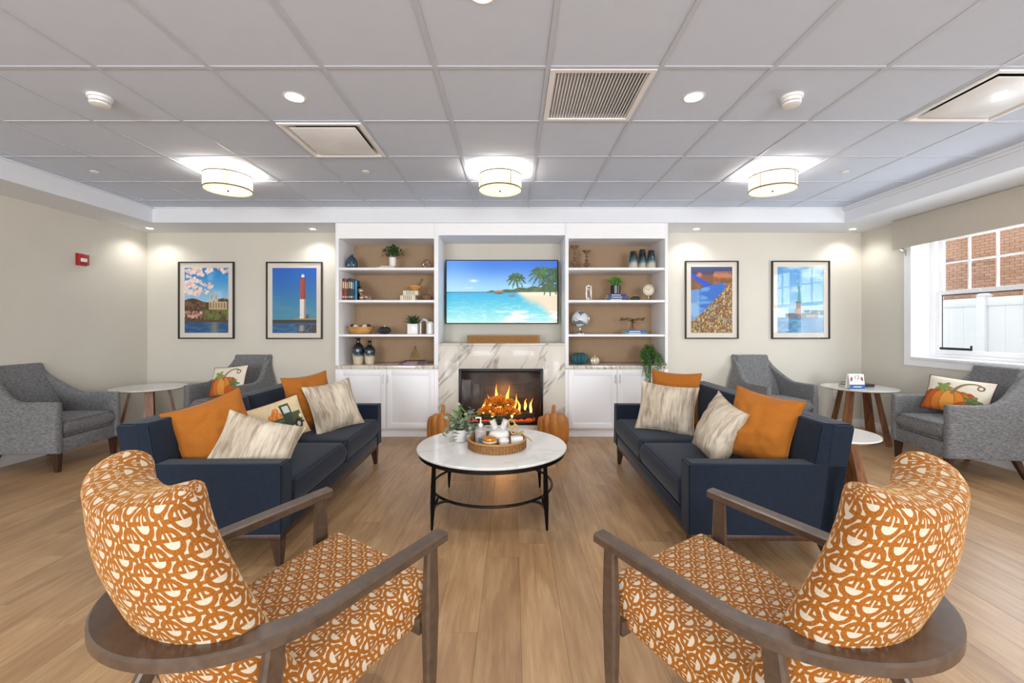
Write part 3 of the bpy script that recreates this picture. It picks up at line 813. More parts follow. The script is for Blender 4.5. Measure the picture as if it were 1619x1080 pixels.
def log(p0, p1, r):
    p0, p1 = Vector(p0), Vector(p1); m = MB()
    pts = [p0.lerp(p1, k/7)+Vector((rr.uniform(-.008, .008), rr.uniform(-.008, .008), rr.uniform(-.008, .008))) for k in range(8)]
    m.tube(pts, [r*rr.uniform(.85, 1.1) for _ in pts], 12); m.build('log', 'log', e_)
zb = FZ0+.06
log((-.36, .12, zb), (.1, .16, zb+.01), .042); log((-.05, .11, zb+.005), (.38, .2, zb), .045)
log((-.25, .25, zb+.05), (.2, .2, zb+.09), .04); log((.08, .13, zb+.08), (.30, .26, zb+.14), .04); log((-.3, .3, zb+.02), (.33, .32, zb+.03), .045)
em = MB()
for _ in range(160):
    x, y = rr.uniform(-.4, .4), rr.uniform(.06, .36); s = rr.uniform(.008, .022)
    em.box(x-s, x+s, y-s, y+s, FZ0+.013, FZ0+.013+s*1.6, s*.3, seg=1)
tag(em.build('ember_bed', 'ember', e_), kind='stuff')
def flame(x, y, z, h, r, lean=0):
    m = MB(); pts, rd = [], []
    for k in range(14):
        u = k/13; pts.append((x+lean*u*u+math.sin(u*7+x*20)*.012*u, y, z+h*u)); rd.append(1.5*r*(math.sin(math.pi*min(1, u*.85+.12))**1.2)*(1-u)**.55+.0008)
    m.tube(pts, rd, 10, flat=.45); o = m.build('flame', 'flame', e_)
    color_verts(o, lambda c: tuple(np.clip(np.array([1, .86, .45])*(1-(c.z-z)/h)+np.array([.95, .42, .10])*((c.z-z)/h), 0, 1)))
for a in ((-.06, .17, zb+.02, .38, .055, .01), (.07, .18, zb+.03, .36, .05, .02), (-.14, .19, zb+.02, .25, .04, -.02), (.0, .15, zb, .24, .05, 0), (.16, .17, zb+.02, .26, .035, .03),
          (.22, .18, zb+.05, .17, .028, -.02), (.29, .2, zb+.08, .14, .03, .02), (-.22, .2, zb+.03, .17, .035, .02), (.36, .22, zb+.02, .2, .03, .015), (.13, .12, zb, .16, .04, 0), (-.1, .12, zb, .15, .05, .02)): flame(*a)
lamp('POINT', 'fire_glow', (.02, .10, FZ0+.28), 4.5, e_, .12, col=(1, .45, .15))

# television
t = thing('television', 'flat wall-mounted television showing a tropical beach', 'television', (-.141, YB-.10, 1.748))
TW, TH = 1.432, .815
MB().box(-TW/2, TW/2, -.005, .03, -TH/2, TH/2, .004).build('bezel', 'black', t)
MB().box(-.3, .3, .0301, .098, -.2, .2).build('wall_mount', 'black', t)
def tv_img(U, V):
    C = np.zeros(U.shape+(3,)); hz = .497
    t_ = sm(V, hz, 1); sky = hexc('9CD3FA')*(1-t_[..., None])+hexc('2B74DC')*t_[..., None]
    C = sky; C = lay(C, sm(1-U, .55, 1.05)*.45*(1-t_*.3), hexc('BFE3FF')); C = lay(C, sm(U, .6, 1)*.35, hexc('1F57CC'))
    C = lay(C, sm(fbm(U*5, V*14), .55, .75)*sm(.75-V, 0, .25)*.7, (1, 1, 1))
    C = lay(C, np.exp(-(((U-.245)/.035)**2+((V-.675)/.022)**2)*1.2)*.9, (1, 1, 1))
    s = V < hz; t2 = np.clip(V/hz, 0, 1)
    sea = hexc('B4F0E6')*(1-t2[..., None])+hexc('12A8DC')*t2[..., None]
    C = np.where(s[..., None], sea, C)
    C = lay(C, s*sm(fbm(U*26, V*60), .5, .72)*(1-t2)*.6, (.9, 1, 1))
    C = lay(C, (np.abs(V-hz+.004) < .006)*(U < .4), hexc('1D4F86'))
    hill = hz+.012+.075*sm(U, .35, .85)+.01*np.sin(U*50)
    C = lay(C, (V > hz-.01)*(V < hill)*(U > .36), hexc('2F4A2A')); C = lay(C, (V > hz)*(V < hill)*(U > .36)*sm(fbm(U*40, V*60), .45, .6)*.7, hexc('5E7F35'))
    bl = .42-.3*sm(U, .55, 1.)+.07; beach = s*(U > .62)*sm((V-.49)+(U-.62)*1.35+.04*np.sin(U*20), -.04, .14)
    C = lay(C, beach*(V < hz), hexc('EBD9BC')); C = lay(C, beach*sm(V, .40, .49)*.8, hexc('FAF0E0'))
    foam = s*(V < .20)*sm(fbm(U*9+3, V*22), .42, .6)*sm(U, .35, .65); C = lay(C, foam*.95, (1, 1, 1))
    for cx, cy, a, b in ((.475, .492, .045, .032), (.59, .438, .032, .016)):
        d = ((U-cx)/a)**2+((V-cy)/b)**2; C = lay(C, d < 1, hexc('A87E62')); C = lay(C, (d < 1)*(V < cy), hexc('6F5443'))
    def palm(px, py, r, n, ph, col, base):
        nonlocal C
        tx = px+(py-V)*.1; C = lay(C, (np.abs(U-tx) < .004)*(V < py)*(V > base), hexc('5A4630'))
        for k in range(n):
            an = ph+2*math.pi*k/n; 
            for q_ in np.linspace(0, 1, 22):
                fx = px+math.cos(an)*r*q_*.56; fy = py+math.sin(an)*r*q_*.8-q_*q_*r*.45
                w_ = .021*(1-q_*.7); d = ((U-fx)/(w_*.8))**2+((V-fy)/(w_*1.8))**2
                C = lay(C, (d < 1)*sm(fbm(U*70, V*50), .25, .6), col*(.7+.5*((k*7) % 5)/5))
    palm(.63, .74, .15, 11, .3, hexc('3E6B22'), .5); palm(.86, .82, .22, 13, .1, hexc('3C6A1E'), .55); palm(.99, .80, .24, 12, .6, hexc('2C5A22'), .5); palm(.93, .66, .18, 11, .2, hexc('35601E'), .5)
    C = lay(C, (U > .86)*(V > .5)*(V < .66)*sm(fbm(U*30, V*30), .35, .6), hexc('2B5220'))
    return C
MT['screen'].node_tree.nodes['Principled BSDF'].inputs['Base Color'].default_value = (0, 0, 0, 1)
painted('screen', TW-.022, TH-.022, 300, 170, tv_img, 'screen', t, (0, -.0058, 0))

# ---------------------------------------------------------------- framed pictures
def picture(cx, cz, W, H, label, fn):
    t = thing('framed_picture', label, 'picture', (cx, YB-.001, cz), 0, 'framed photographs on the back wall')
    f = MB(); s = .016; d = .028
    f.box(-W/2, -W/2+s, -d, 0, -H/2, H/2, .001).box(W/2-s, W/2, -d, 0, -H/2, H/2, .001).box(-W/2+s, W/2-s, -d, 0, -H/2, -H/2+s, .001).box(-W/2+s, W/2-s, -d, 0, H/2-s, H/2, .001)
    f.build('frame', 'darkframe', t)
    MB().box(-W/2+s, W/2-s, -.012, -.002, -H/2+s, H/2-s).build('mat_board', 'mat_board', t)
    pw, ph = W-.155, H-.155
    painted('print', pw, ph, 130, 200, fn, 'print', t, (0, -.0128, 0))
    MB().box(-W/2+s, W/2-s, -.022, -.02, -H/2+s, H/2-s).build('glass_sheet', 'glass', t)
def castle(U, V):
    t_ = sm(V, .45, 1); C = hexc('9CCBE8')*(1-t_[..., None])+hexc('1488D6')*t_[..., None]
    C = lay(C, sm(fbm(U*5, V*7), .5, .8)*.35, (.85, .93, 1))
    q = random.Random(11)
    def blob(cx, cy, r, col):
        nonlocal C
        C = lay(C, (((U-cx)/r)**2+((V-cy)/(r*.68))**2) < 1+.5*(fbm(U*40, V*60)-.5), col)
    for x0, y0, x1, y1 in ((-.02, .88, .62, .72), (0, .78, .5, .62), (.2, .98, 1.0, .96), (-.02, .96, .5, .90), (0, .66, .32, .60), (0, .70, .2, .80)):
        for k in range(60): f = k/60; blob(x0+(x1-x0)*f, y0+(y1-y0)*f+.01*math.sin(f*9), .008, hexc('7A5A50'))
        for k in range(34):
            f = q.random()**1.2; blob(x0+(x1-x0)*f+q.uniform(-.05, .05), y0+(y1-y0)*f+q.uniform(-.03, .03), q.uniform(.018, .045), hexc(q.choice(['F4D8CE', 'FBEAE2', 'E9BFB2', 'F7E2DA'])))
    g = (V < .50+.03*np.sin(U*9))*(V > .17); C = lay(C, g, hexc('4A3424')); C = lay(C, g*sm(fbm(U*20, V*26), .42, .65)*.8, hexc('8A5F3A'))
    for cx in (.61, .72): C = lay(C, (np.abs(U-cx) < .032)*(V < .61)*(V > .46), hexc('D8CBA8')); C = lay(C, (np.abs(U-cx) < .012)*(V < .585)*(V > .51), hexc('7795A8'))
    C = lay(C, (U > .55)*(U < .97)*(V > .36)*(V < .48), hexc('CBB48C')); C = lay(C, (U > .57)*(U < .96)*(V > .38)*(V < .46)*(np.abs((U*16) % 1-.5) < .22), hexc('7B6650'))
    C = lay(C, (V < .36)*(V > .2)*(U > .35)*sm(fbm(U*12, V*16), .3, .6), hexc('6B7F33')); 
    for k in range(40): blob(q.uniform(0, .38), q.uniform(.24, .34), q.uniform(.015, .035), hexc(q.choice(['D9A79E', 'C98E84', 'E6C0B4', '9A6A50'])))
    C = lay(C, (V < .175), hexc('23507F')); C = lay(C, (V < .175)*sm(fbm(U*6, V*40), .4, .7)*.5, hexc('4A86BC')); C = lay(C, (V < .175)*np.exp(-((U-.68)/.09)**2)*.6, hexc('B79B6A')); C = lay(C, (V < .2)*(V > .165), hexc('5B4226'))
    return C
def lighthouse(U, V):
    t_ = sm(V, .2, 1); C = hexc('4A93AE')*(1-t_[..., None])+hexc('0B62C2')*t_[..., None]
    C = lay(C, sm(fbm(U*2, V*9), .55, .8)*.25, hexc('7AA8CC'))
    w_ = .05+.028*(1-V); cx = .69
    tw = (np.abs(U-cx) < w_)*(V < .845)*(V > .215); C = lay(C, tw*(V >= .52), hexc('B4472C')); C = lay(C, tw*(V < .52), hexc('EDE6DC'))
    C = lay(C, tw*(U > cx+w_*.35)*.5, hexc('5A3A38')); C = lay(C, (np.abs(U-cx) < .035)*(V > .845)*(V < .88), hexc('DDE4EA')); C = lay(C, (((U-cx)/.03)**2+((V-.88)/.022)**2) < 1, hexc('E8EEF2'))
    C = lay(C, (np.abs(U-cx) < .058)*(V > .835)*(V < .85), hexc('3A2A2A')); C = lay(C, (V > .215)*(V < .285)*(U > .75)*(U < .82), hexc('59606A'))
    C = lay(C, (V < .225)*(V > .17)*(U > .48), hexc('A98F4C')); C = lay(C, (V < .205)*(V > .13), hexc('3E3A30'))
    C = lay(C, (V < .155), hexc('1E5A8C')); C = lay(C, (V < .155)*sm(fbm(U*7, V*50), .45, .7)*.5, hexc('5E93B5')); C = lay(C, (V < .13)*(U > .55)*sm(fbm(U*26, V*26), .35, .5), hexc('4B4138')); C = lay(C, (V < .12)*(V > .03)*np.exp(-((U-.66)/.06)**2)*.7, hexc('D7CFC4'))
    return C
def valley(U, V):
    n = fbm(U*42, V*55, 3); n2 = fbm(U*5, V*9)
    C = hexc('3F4A7A')*np.ones(U.shape+(3,)); C = lay(C, V < .93, hexc('4B3D5E')); C = lay(C, (V < .88)*np.ones_like(U), hexc('7F4E3C'))
    C = lay(C, (V < .90)*sm(n2, .4, .65), hexc('B9653A')); C = lay(C, (V < .82)*(V > .55)*sm(n, .45, .6), hexc('6C5B33')); C = lay(C, (V > .84)*(V < .93)*sm(n2, .5, .6)*.6, hexc('C98A62'))
    c1 = .86-.55*np.clip(U, 0, .72); rv = (np.abs(V-(.88-.42*U)) < .032+.06*U)*(U < .62)*(V > .62); C = lay(C, rv, hexc('1F50C8'))
    lake = (V < .70-.05*np.cos(U*4))*(V > .17+.62*U**1.15)*(U < .84); C = lay(C, lake, hexc('2F6CC4')); C = lay(C, lake*sm(fbm(U*3, V*12), .42, .6)*.6, hexc('8DC4EA')); C = lay(C, lake*(U < .2)*.4, hexc('BFD9E2'))
    fo = (V < .17+.62*U**1.15)*np.ones_like(U); C = lay(C, fo, hexc('5A5236')); C = lay(C, fo*sm(n, .42, .55), hexc('C39443')); C = lay(C, fo*sm(n, .55, .66), hexc('D9C07A')); C = lay(C, fo*sm(fbm(U*30+9, V*30), .52, .62), hexc('8C4E2C')); C = lay(C, fo*sm(fbm(U*18+5, V*40), .6, .7)*.7, hexc('7F9DA5'))
    return C
def harbor(U, V):
    t_ = sm(V, .2, 1); C = hexc('A9D0E6')*(1-t_[..., None])+hexc('4E9AD6')*t_[..., None]
    C = lay(C, sm(fbm(U*2.5, V*9+2), .4, .7)*.75, hexc('CFE6F2')); C = lay(C, sm(fbm(U*3+4, V*16+7), .5, .7)*.5, hexc('5FA4D6'))
    C = lay(C, (V < .235), hexc('3A7CA8')); C = lay(C, (V < .235)*sm(fbm(U*8, V*60), .42, .65)*.6, hexc('7FB6D4'))
    C = lay(C, (V > .225)*(V < .30)*(U > .18)*(U < .88), hexc('6C6A72')); C = lay(C, (V > .27)*(V < .345)*(U > .58)*sm(fbm(U*20, V*20), .3, .5), hexc('345A5E')); C = lay(C, (V > .235)*(V < .28)*(U > .62)*(U < .86), hexc('A59A98'))
    C = lay(C, (V > .29)*(V < .37)*(np.abs(U-.45) < .075), hexc('C0A79A')); C = lay(C, (V > .37)*(V < .46)*(np.abs(U-.46) < .05), hexc('9C8876')); C = lay(C, (V > .45)*(V < .475)*(np.abs(U-.46) < .062), hexc('5A6A6C'))
    w_ = .016+.026*np.clip((.68-V)/.2, 0, 1); C = lay(C, (np.abs(U-.475+.0*V) < w_)*(V > .47)*(V < .68), hexc('4C9AA0')); C = lay(C, (((U-.475)/.022)**2+((V-.695)/.02)**2) < 1, hexc('4C9AA0'))
    C = lay(C, (np.abs(U-(.45-(V-.68)*.12)) < .010)*(V > .65)*(V < .77), hexc('4C9AA0')); C = lay(C, (((U-.44)/.014)**2+((V-.78)/.014)**2) < 1, hexc('C7B76A'))
    return C
picture(-3.972, 1.645, .722, .998, 'black framed photo of a stone building, blossom and lake on the back wall', castle)
picture(-2.832, 1.643, .727, 1.0, 'black framed photo of a red and white lighthouse', lighthouse)
picture(2.575, 1.651, .69, 1.01, 'black framed photo of a blue river in an autumn valley', valley)
picture(3.727, 1.651, .752, 1.01, 'black framed blue photo of a harbour statue on its island', harbor)
# ================================================================ SOFAS
def sofa(loc, rz, label, ends):
    t = thing('sofa', label, 'sofa', loc, rz, 'navy sofas facing each other')
    Lh, D = .92, .44          # half length (y), half depth (x); front faces +x
    at, ah = .105, .568       # arm thickness, height
    MB().box(-.40, D-.01, -Lh+.01, Lh-.01, .185, .275, .012).build('base', 'navy', t)
    wb = MB(); wb.box(-.39, D-.02, -Lh+.02, Lh-.02, .150, .184, .003); wb.build('wood_rail', 'legwood', t)
    for s in (-1, 1):
        y0, y1 = (s*Lh, s*(Lh-at)) if s < 0 else (s*(Lh-at), s*Lh)
        m = MB(); m.prism([(-.36, .186), (D, .186), (D, ah-.012), (D-.012, ah), (-.40, ah)], y0, y1, bev=.009); m.build('arm', 'navy', t)
        pp = MB(); pts = [(D-.002, y, z) for y, z in ((y0+.004, .19), (y0+.004, ah-.006))]+[(-.38, y0+.004, ah-.003)]
        pts2 = [(D-.002, y, z) for y, z in ((y1-.004, .19), (y1-.004, ah-.006))]+[(-.38, y1-.004, ah-.003)]
        pp.tube(pts, .0045, 6).tube(pts2, .0045, 6); pp.build('piping', 'navy', t)
        for sx in (-1, 1):
            lg = MB(); lx = D-.05 if sx > 0 else -.30
            lg.taper((lx, s*(Lh-.055), .150), (lx+(.012 if sx > 0 else -.055), s*(Lh-.05), 0), .062, .03); lg.build('leg', 'legwood', t)
    # seat cushions
    ys = Lh-at-.003
    for a, b in ((-ys, -.002), (.002, ys)):
        softbox('seat_cushion', -.24, D+.012, a, b, .278, .45, 'navy', t, .035, .014)
        m = MB()
        for z in (.292, .437): m.tube([(-.2, a+.006, z), (D-.01, a+.006, z), (D+.008, a+.02, z), (D+.008, b-.02, z), (D-.01, b-.006, z), (-.2, b-.006, z)], .004, 6)
        m.build('piping', 'navy', t)
    # back frame, leaning, resting over the arms
    def bk(x0, z): return x0-.115*(z-.18)/.6
    fr = MB(); fr.prism([(-.335, .186), (-.24, .186), (-.315, .768), (-.33, .784), (-.428, .784), (-.442, .765)], -Lh, Lh, bev=.01); fr.build('back_frame', 'navy', t)
    for a, b in ((-Lh+.002, -.002), (.002, Lh-.002)):
        cy, hh = (a+b)/2, (b-a)/2
        def fn(u, v, cy=cy, hh=hh): z = .615+v*.170; return (-.262-.19*(z-.44), cy+u*hh, z)
        pad('back_cushion', fn, lambda u, v: .105+.02*(1-u*u)*(1-v*v), 'navy', t, 16, 12, .03, .09)
        e = MB(); xs_ = lambda z: -.262-.19*(z-.44)+.049
        e.tube([(xs_(.50), a+.004, .50), (xs_(.77), a+.004, .772), (xs_(.77), b-.004, .772), (xs_(.50), b-.004, .50)], .004, 6); e.build('piping', 'navy', t)
    return t
sofa((-1.69, 3.205, 0), R(1.1), 'dark navy two cushion sofa on the left with its back to the grey corner chairs', 0)
sofa((1.395, 3.205, 0), R(178.9), 'dark navy two cushion sofa on the right, back towards the window', 0)

# ================================================================ PILLOWS
def pillow_frame(center, yaw, tilt, roll):
    return Matrix.Translation(center) @ Matrix.Rotation(R(yaw), 4, 'Z') @ Matrix.Rotation(R(tilt), 4, 'X') @ Matrix.Rotation(R(roll), 4, 'Y')
def pillow(label, center, W, H, yaw, tilt, roll, mat, seed=1, th=.14, group=None, wr=.006, img=None, piping=None, bend=0, fringe=False):
    def fn(u, v):
        x = u*W/2*(1-.10*(1-v*v)*(abs(u)**2)); z = v*H/2*(1-.10*(1-u*u)*(abs(v)**2))
        return (x, bend*(u*u-.3)*.1, z)
    def th_(u, v): return th*1.25*(max(0, 1-abs(u)**2.4)**.62)*(max(0, 1-abs(v)**2.4)**.62)+.004
    o = pad('throw_pillow', fn, th_, mat, None, 26, 26, .06, .06, wr=wr, seed=seed)
    o.matrix_world = pillow_frame(center, yaw, tilt, roll)
    if mat == 'printcloth':
        me = o.data; ca = me.color_attributes.new('Col', 'FLOAT_COLOR', 'POINT'); co = np.array([v.co[:] for v in me.vertices])
        U, V = co[:, 0]/W+.5, co[:, 2]/H+.5
        C = img(U[None], V[None])[0]; bk = co[:, 1] > .012 ; C[bk] = hexc('E6DFD0')
        C = np.where(C <= .04045, C/12.92, ((C+.055)/1.055)**2.4)
        ca.data.foreach_set('color', np.concatenate([C, np.ones((len(C), 1))], 1).ravel())
    tag(o, label, 'pillow', group)
    pts = []
    k = 24
    for a, b, c_, d_ in ((-1, -1, 1, -1), (1, -1, 1, 1), (1, 1, -1, 1), (-1, 1, -1, -1)):
        for i in range(k): f = i/k; pts.append(fn(a+(c_-a)*f, b+(d_-b)*f))
    pm_ = MB(); pm_.tube(pts, .0035, 6, True); pp = pm_.build('seam_piping', piping or mat, o)
    if (piping or mat) == 'printcloth':
        me = pp.data; ca = me.color_attributes.new('Col', 'FLOAT_COLOR', 'POINT'); ca.data.foreach_set('color', np.tile([.7, .62, .5, 1], len(me.vertices)))
    return o
def dense_pillow(label, center, W, H, yaw, tilt, roll, img, piping, th=.13, group=None):
    """printed pillow: finer mesh so that the printed picture reads"""
    us = 110
    def surf(sgn):
        t_ = np.linspace(-1, 1, us); U, V = np.meshgrid(t_, t_)
        X = U*W/2*(1-.06*(1-V*V)*U*U); Z = V*H/2*(1-.06*(1-U*U)*V*V)
        Y = -sgn*(th/2)*(np.maximum(0, 1-np.abs(U)**2.4)**.62)*(np.maximum(0, 1-np.abs(V)**2.4)**.62)
        return X, Y, Z, (U+1)/2, (V+1)/2
    P, F, C = [], [], []
    for q, sgn in enumerate((1, -1)):
        X, Y, Z, U, V = surf(sgn); idx = np.arange(us*us).reshape(us, us)+q*us*us
        f = np.stack([idx[:-1, :-1], idx[:-1, 1:], idx[1:, 1:], idx[1:, :-1]], -1).reshape(-1, 4)
        if sgn < 0: f = f[:, ::-1]
        P.append(np.stack([X, Y, Z], -1).reshape(-1, 3)); F.append(f)
        c = img(U, V) if sgn > 0 else np.ones(U.shape+(3,))*hexc('E2D9C8'); C.append(c.reshape(-1, 3))
    P = np.concatenate(P); F = np.concatenate(F); C = np.clip(np.concatenate(C), 0, 1); C = np.where(C <= .04045, C/12.92, ((C+.055)/1.055)**2.4)
    me = bpy.data.meshes.new('throw_pillow'); me.from_pydata(P.tolist(), [], F.tolist())
    ca = me.color_attributes.new('Col', 'FLOAT_COLOR', 'POINT'); ca.data.foreach_set('color', np.concatenate([C, np.ones((len(C), 1))], 1).ravel())
    me.polygons.foreach_set('use_smooth', [True]*len(me.polygons)); me.materials.append(MT['printcloth'])
    o = bpy.data.objects.new('throw_pillow', me); link(o); o.matrix_world = pillow_frame(center, yaw, tilt, roll)
    tag(o, label, 'pillow', group)
    k = 24; pts = []
    for a, b, c_, d_ in ((-1, -1, 1, -1), (1, -1, 1, 1), (1, 1, -1, 1), (-1, 1, -1, -1)):
        for i in range(k):
            f = i/k; u, v = a+(c_-a)*f, b+(d_-b)*f
            pts.append((u*W/2*(1-.06*(1-v*v)*u*u), 0, v*H/2*(1-.06*(1-u*u)*v*v)))
    MB().tube(pts, .004, 6, True).build('seam_piping', piping, o)
    return o
MT['maroon'] = plain('maroon_backing', '5E1F22', .8)
def truck_img(U, V):
    C = np.ones(U.shape+(3,))*hexc('D9C49C'); C = lay(C, sm(fbm(U*30, V*30), .3, .8)*.25, hexc('B79E74'))
    def R_(x0, x1, y0, y1, c):
        nonlocal C
        C = lay(C, (U > x0)*(U < x1)*(V > y0)*(V < y1), hexc(c))
    def D_(cx, cy, a, b, c):
        nonlocal C
        C = lay(C, (((U-cx)/a)**2+((V-cy)/b)**2) < 1, hexc(c))
    for cx, cy in ((.40, .60), (.47, .68), (.53, .60), (.44, .56), (.50, .74)): D_(cx, cy, .05, .085, 'C9702C'); D_(cx, cy, .018, .08, 'DE8F45')
    R_(.34, .60, .32, .54, '4B5238'); R_(.58, .76, .32, .86, '3C4433'); R_(.62, .73, .62, .80, 'BFC8BE'); R_(.74, .92, .30, .60, '4B5238'); R_(.36, .58, .45, .48, '6E7350')
    D_(.90, .46, .03, .05, 'E3D8A0'); R_(.32, .95, .28, .33, '2F3026')
    for cx in (.44, .82): D_(cx, .28, .075, .13, '26241F'); D_(cx, .28, .035, .06, 'B8B5A8')
    for cx in (.58, .66): D_(cx, .20, .055, .07, 'C9702C'); D_(cx, .20, .018, .065, 'E09A50')
    C = lay(C, (V < .14)*sm(fbm(U*40, V*20), .35, .6)*.6, hexc('8E8455'))
    return C
def pumpkin_img(flip):
    def f(U, V):
        if flip: U = 1-U
        C = np.ones(U.shape+(3,))*hexc('E6DDCB'); C = lay(C, sm(fbm(U*8, V*8), .4, .8)*.25, hexc('CFC1A8'))
        cx, cy = .40, .22
        for k, (dx, a, c) in enumerate(((-.30, .14, 'A94E14'), (.30, .14, 'B85A1C'), (-.2, .17, 'BF5F1A'), (.2, .17, 'CC6E25'), (-.09, .17, 'D27A2B'), (.1, .17, 'D9852F'), (0, .12, 'E29A45'))):
            d = (((U-cx-dx)/a)**2+((V-cy-.02)/(.37-.05*abs(dx)*3))**2); C = lay(C, d < 1, hexc(c)); C = lay(C, (d > .8)*(d < 1)*.6, hexc('8A3D10'))
        C = lay(C, (((U-.70)/.20)**2+((V-.12)/.22)**2) < 1, hexc('C4581E'))
        # stem curling to the right
        for q in np.linspace(0, 1, 40):
            sx = cx+.05+.42*q**1.4; sy = .52+.34*math.sin(q*2.2); w_ = .032*(1-q*.55)
            C = lay(C, (((U-sx)/w_)**2+((V-sy)/(w_*1.2))**2) < 1, hexc('8C7350' if q < .6 else '7A6A45'))
        C = lay(C, (np.abs(np.hypot((U-.83)/.045, (V-.76)/.06)-1) < .28), hexc('7A5A45'))
        an = np.arctan2(V-.66, U-.30); rr_ = np.hypot((U-.30)/.15, (V-.66)/.17); C = lay(C, rr_ < .78+.22*np.cos(an*5+.6), hexc('8E9A55')); C = lay(C, (rr_ < .78+.22*np.cos(an*5+.6))*(np.abs(np.sin(an*2.5)) < .12), hexc('5E6E3A'))
        an = np.arctan2(V-.36, U-.76); rr_ = np.hypot((U-.76)/.16, (V-.36)/.15); C = lay(C, rr_ < .78+.22*np.cos(an*5), hexc('5F6B3E')); C = lay(C, (rr_ < .78+.22*np.cos(an*5))*sm(fbm(U*20, V*20), .4, .6)*.6, hexc('8F9560'))
        return C
    return f
pg = 'throw pillows on the sofas'
pillow('large rust orange throw pillow in the near corner of the left sofa', (-1.80, 2.60, .665), .42, .42, 46, -20, -16, 'orange', 1, .15, pg, .02)
pillow('cream striped pillow lying over the near arm side of the left sofa', (-1.53, 2.56, .585), .44, .37, 32, -34, 22, 'stripe', 2, .14, pg, .014)
dense_pillow('small tan pillow with a green truck carrying pumpkins', (-1.71, 3.10, .61), .42, .30, 50, -20, -12, truck_img, 'maroon', .11, pg)
pillow('rust orange throw pillow behind a striped one at the far end of the left sofa', (-1.70, 3.60, .68), .44, .46, 64, -14, -3, 'orange', 4, .13, pg, .02)
pillow('cream striped pillow at the far end of the left sofa', (-1.50, 3.60, .64), .43, .42, 52, -24, -6, 'stripe', 5, .13, pg, .014)
pillow('cream striped pillow at the far end of the right sofa', (1.26, 3.52, .635), .46, .40, -26, -20, 4, 'stripe', 6, .13, pg, .014)
pillow('rust orange pillow peeking out behind the striped one on the right sofa', (1.42, 3.78, .68), .42, .46, -30, -12, 2, 'orange', 7, .12, pg, .02)
pillow('cream striped pillow seen half edge-on near the middle of the right sofa', (1.34, 2.80, .63), .38, .41, -84, -20, 14, 'stripe', 8, .15, pg, .014)
pillow('large rust orange pillow in the near corner of the right sofa', (1.51, 2.63, .685), .40, .44, -52, -18, 8, 'orange', 9, .16, pg, .02)

# ================================================================ GREY ARMCHAIRS
def armchair(loc, rz, label):
    """front faces +x at rz=0; origin under the front centre of the seat"""
    t = thing('armchair', label, 'armchair', loc, rz, 'grey tweed armchairs by the walls')
    Wh, D = .345, .68
    sm1 = lambda x, a, b: (lambda q: q*q*(3-2*q))(max(0, min(1, (x-a)/(b-a))))
    ztop = lambda x: .63+.315*max(0, min(1, (-x-.29)/.37))**1.8
    for s in (-1, 1):
        def fn(u, v, s=s):
            q = (u+1)/2; w_ = (v+1)/2
            x = -D*q; zt = ztop(x); z = .17+(zt-.17)*w_
            x2 = x-.10*max(0, (z-.5))*q+.05*q*(1-w_)
            y = s*(Wh-.035-.085*sm1(-x, .25, .62)*sm1(z, .5, .85)-.03*q*(1-w_)*.3)
            return (x2, y, z)
        pad('arm', fn, lambda u, v: .075-.012*(v+1)/2, 'gray', t, 22, 14, .05, .07)
    def fb(u, v):
        w_ = (v+1)/2; z = .30+.64*w_
        x = -.50-.19*w_-.025*(1-u*u)*(1-.5*w_); hw = .285-.05*sm1(z, .5, .9)
        return (x, u*hw, z)
    pad('backrest', fb, lambda u, v: .13-.03*(v+1)/2, 'gray', t, 14, 14, .1, .1)
    MB().box(-.62, -.012, -.275, .275, .17, .30, .012).build('front_rail', 'gray', t)
    softbox('seat_cushion', -.52, .0, -.268, .268, .302, .462, 'gray', t, .045, .02)
    m = MB()
    for z in (.318, .447): m.tube([(-.4, -.264, z), (-.03, -.264, z), (-.008, -.245, z), (-.008, .245, z), (-.03, .264, z), (-.4, .264, z)], .004, 6)
    m.build('piping', 'gray', t)
    for sx, sy in ((1, 1), (1, -1), (-1, 1), (-1, -1)):
        lg = MB()
        if sx > 0: lg.taper((-.045, sy*.29, .168), (-.038, sy*.29, 0), .055, .036)
        else: lg.taper((-.56, sy*.27, .168), (-.635, sy*.275, 0), .05, .034)
        lg.build('leg', 'legwood', t)
    return t
armchair((-4.055, 4.135, 0), R(4), 'grey tweed armchair against the left wall beside the side table, no pillow')
armchair((-3.46, 4.90, 0), R(-97), 'grey tweed armchair under the two left pictures holding a pumpkin pillow')
armchair((3.20, 4.90, 0), R(-80), 'empty grey tweed armchair behind the right sofa under the right pictures')
armchair((3.76, 4.0, 0), R(172), 'grey tweed armchair under the window holding a pumpkin pillow')
dense_pillow('white pillow with orange pumpkin print on the left corner armchair', (-3.37, 5.09, .66), .44, .36, -8, -22, -6, pumpkin_img(False), 'maroon', .12, 'pumpkin print pillows')
dense_pillow('white pillow with orange pumpkin print on the armchair under the window', (4.12, 3.98, .66), .46, .34, -62, -24, 5, pumpkin_img(False), 'maroon', .12, 'pumpkin print pillows')

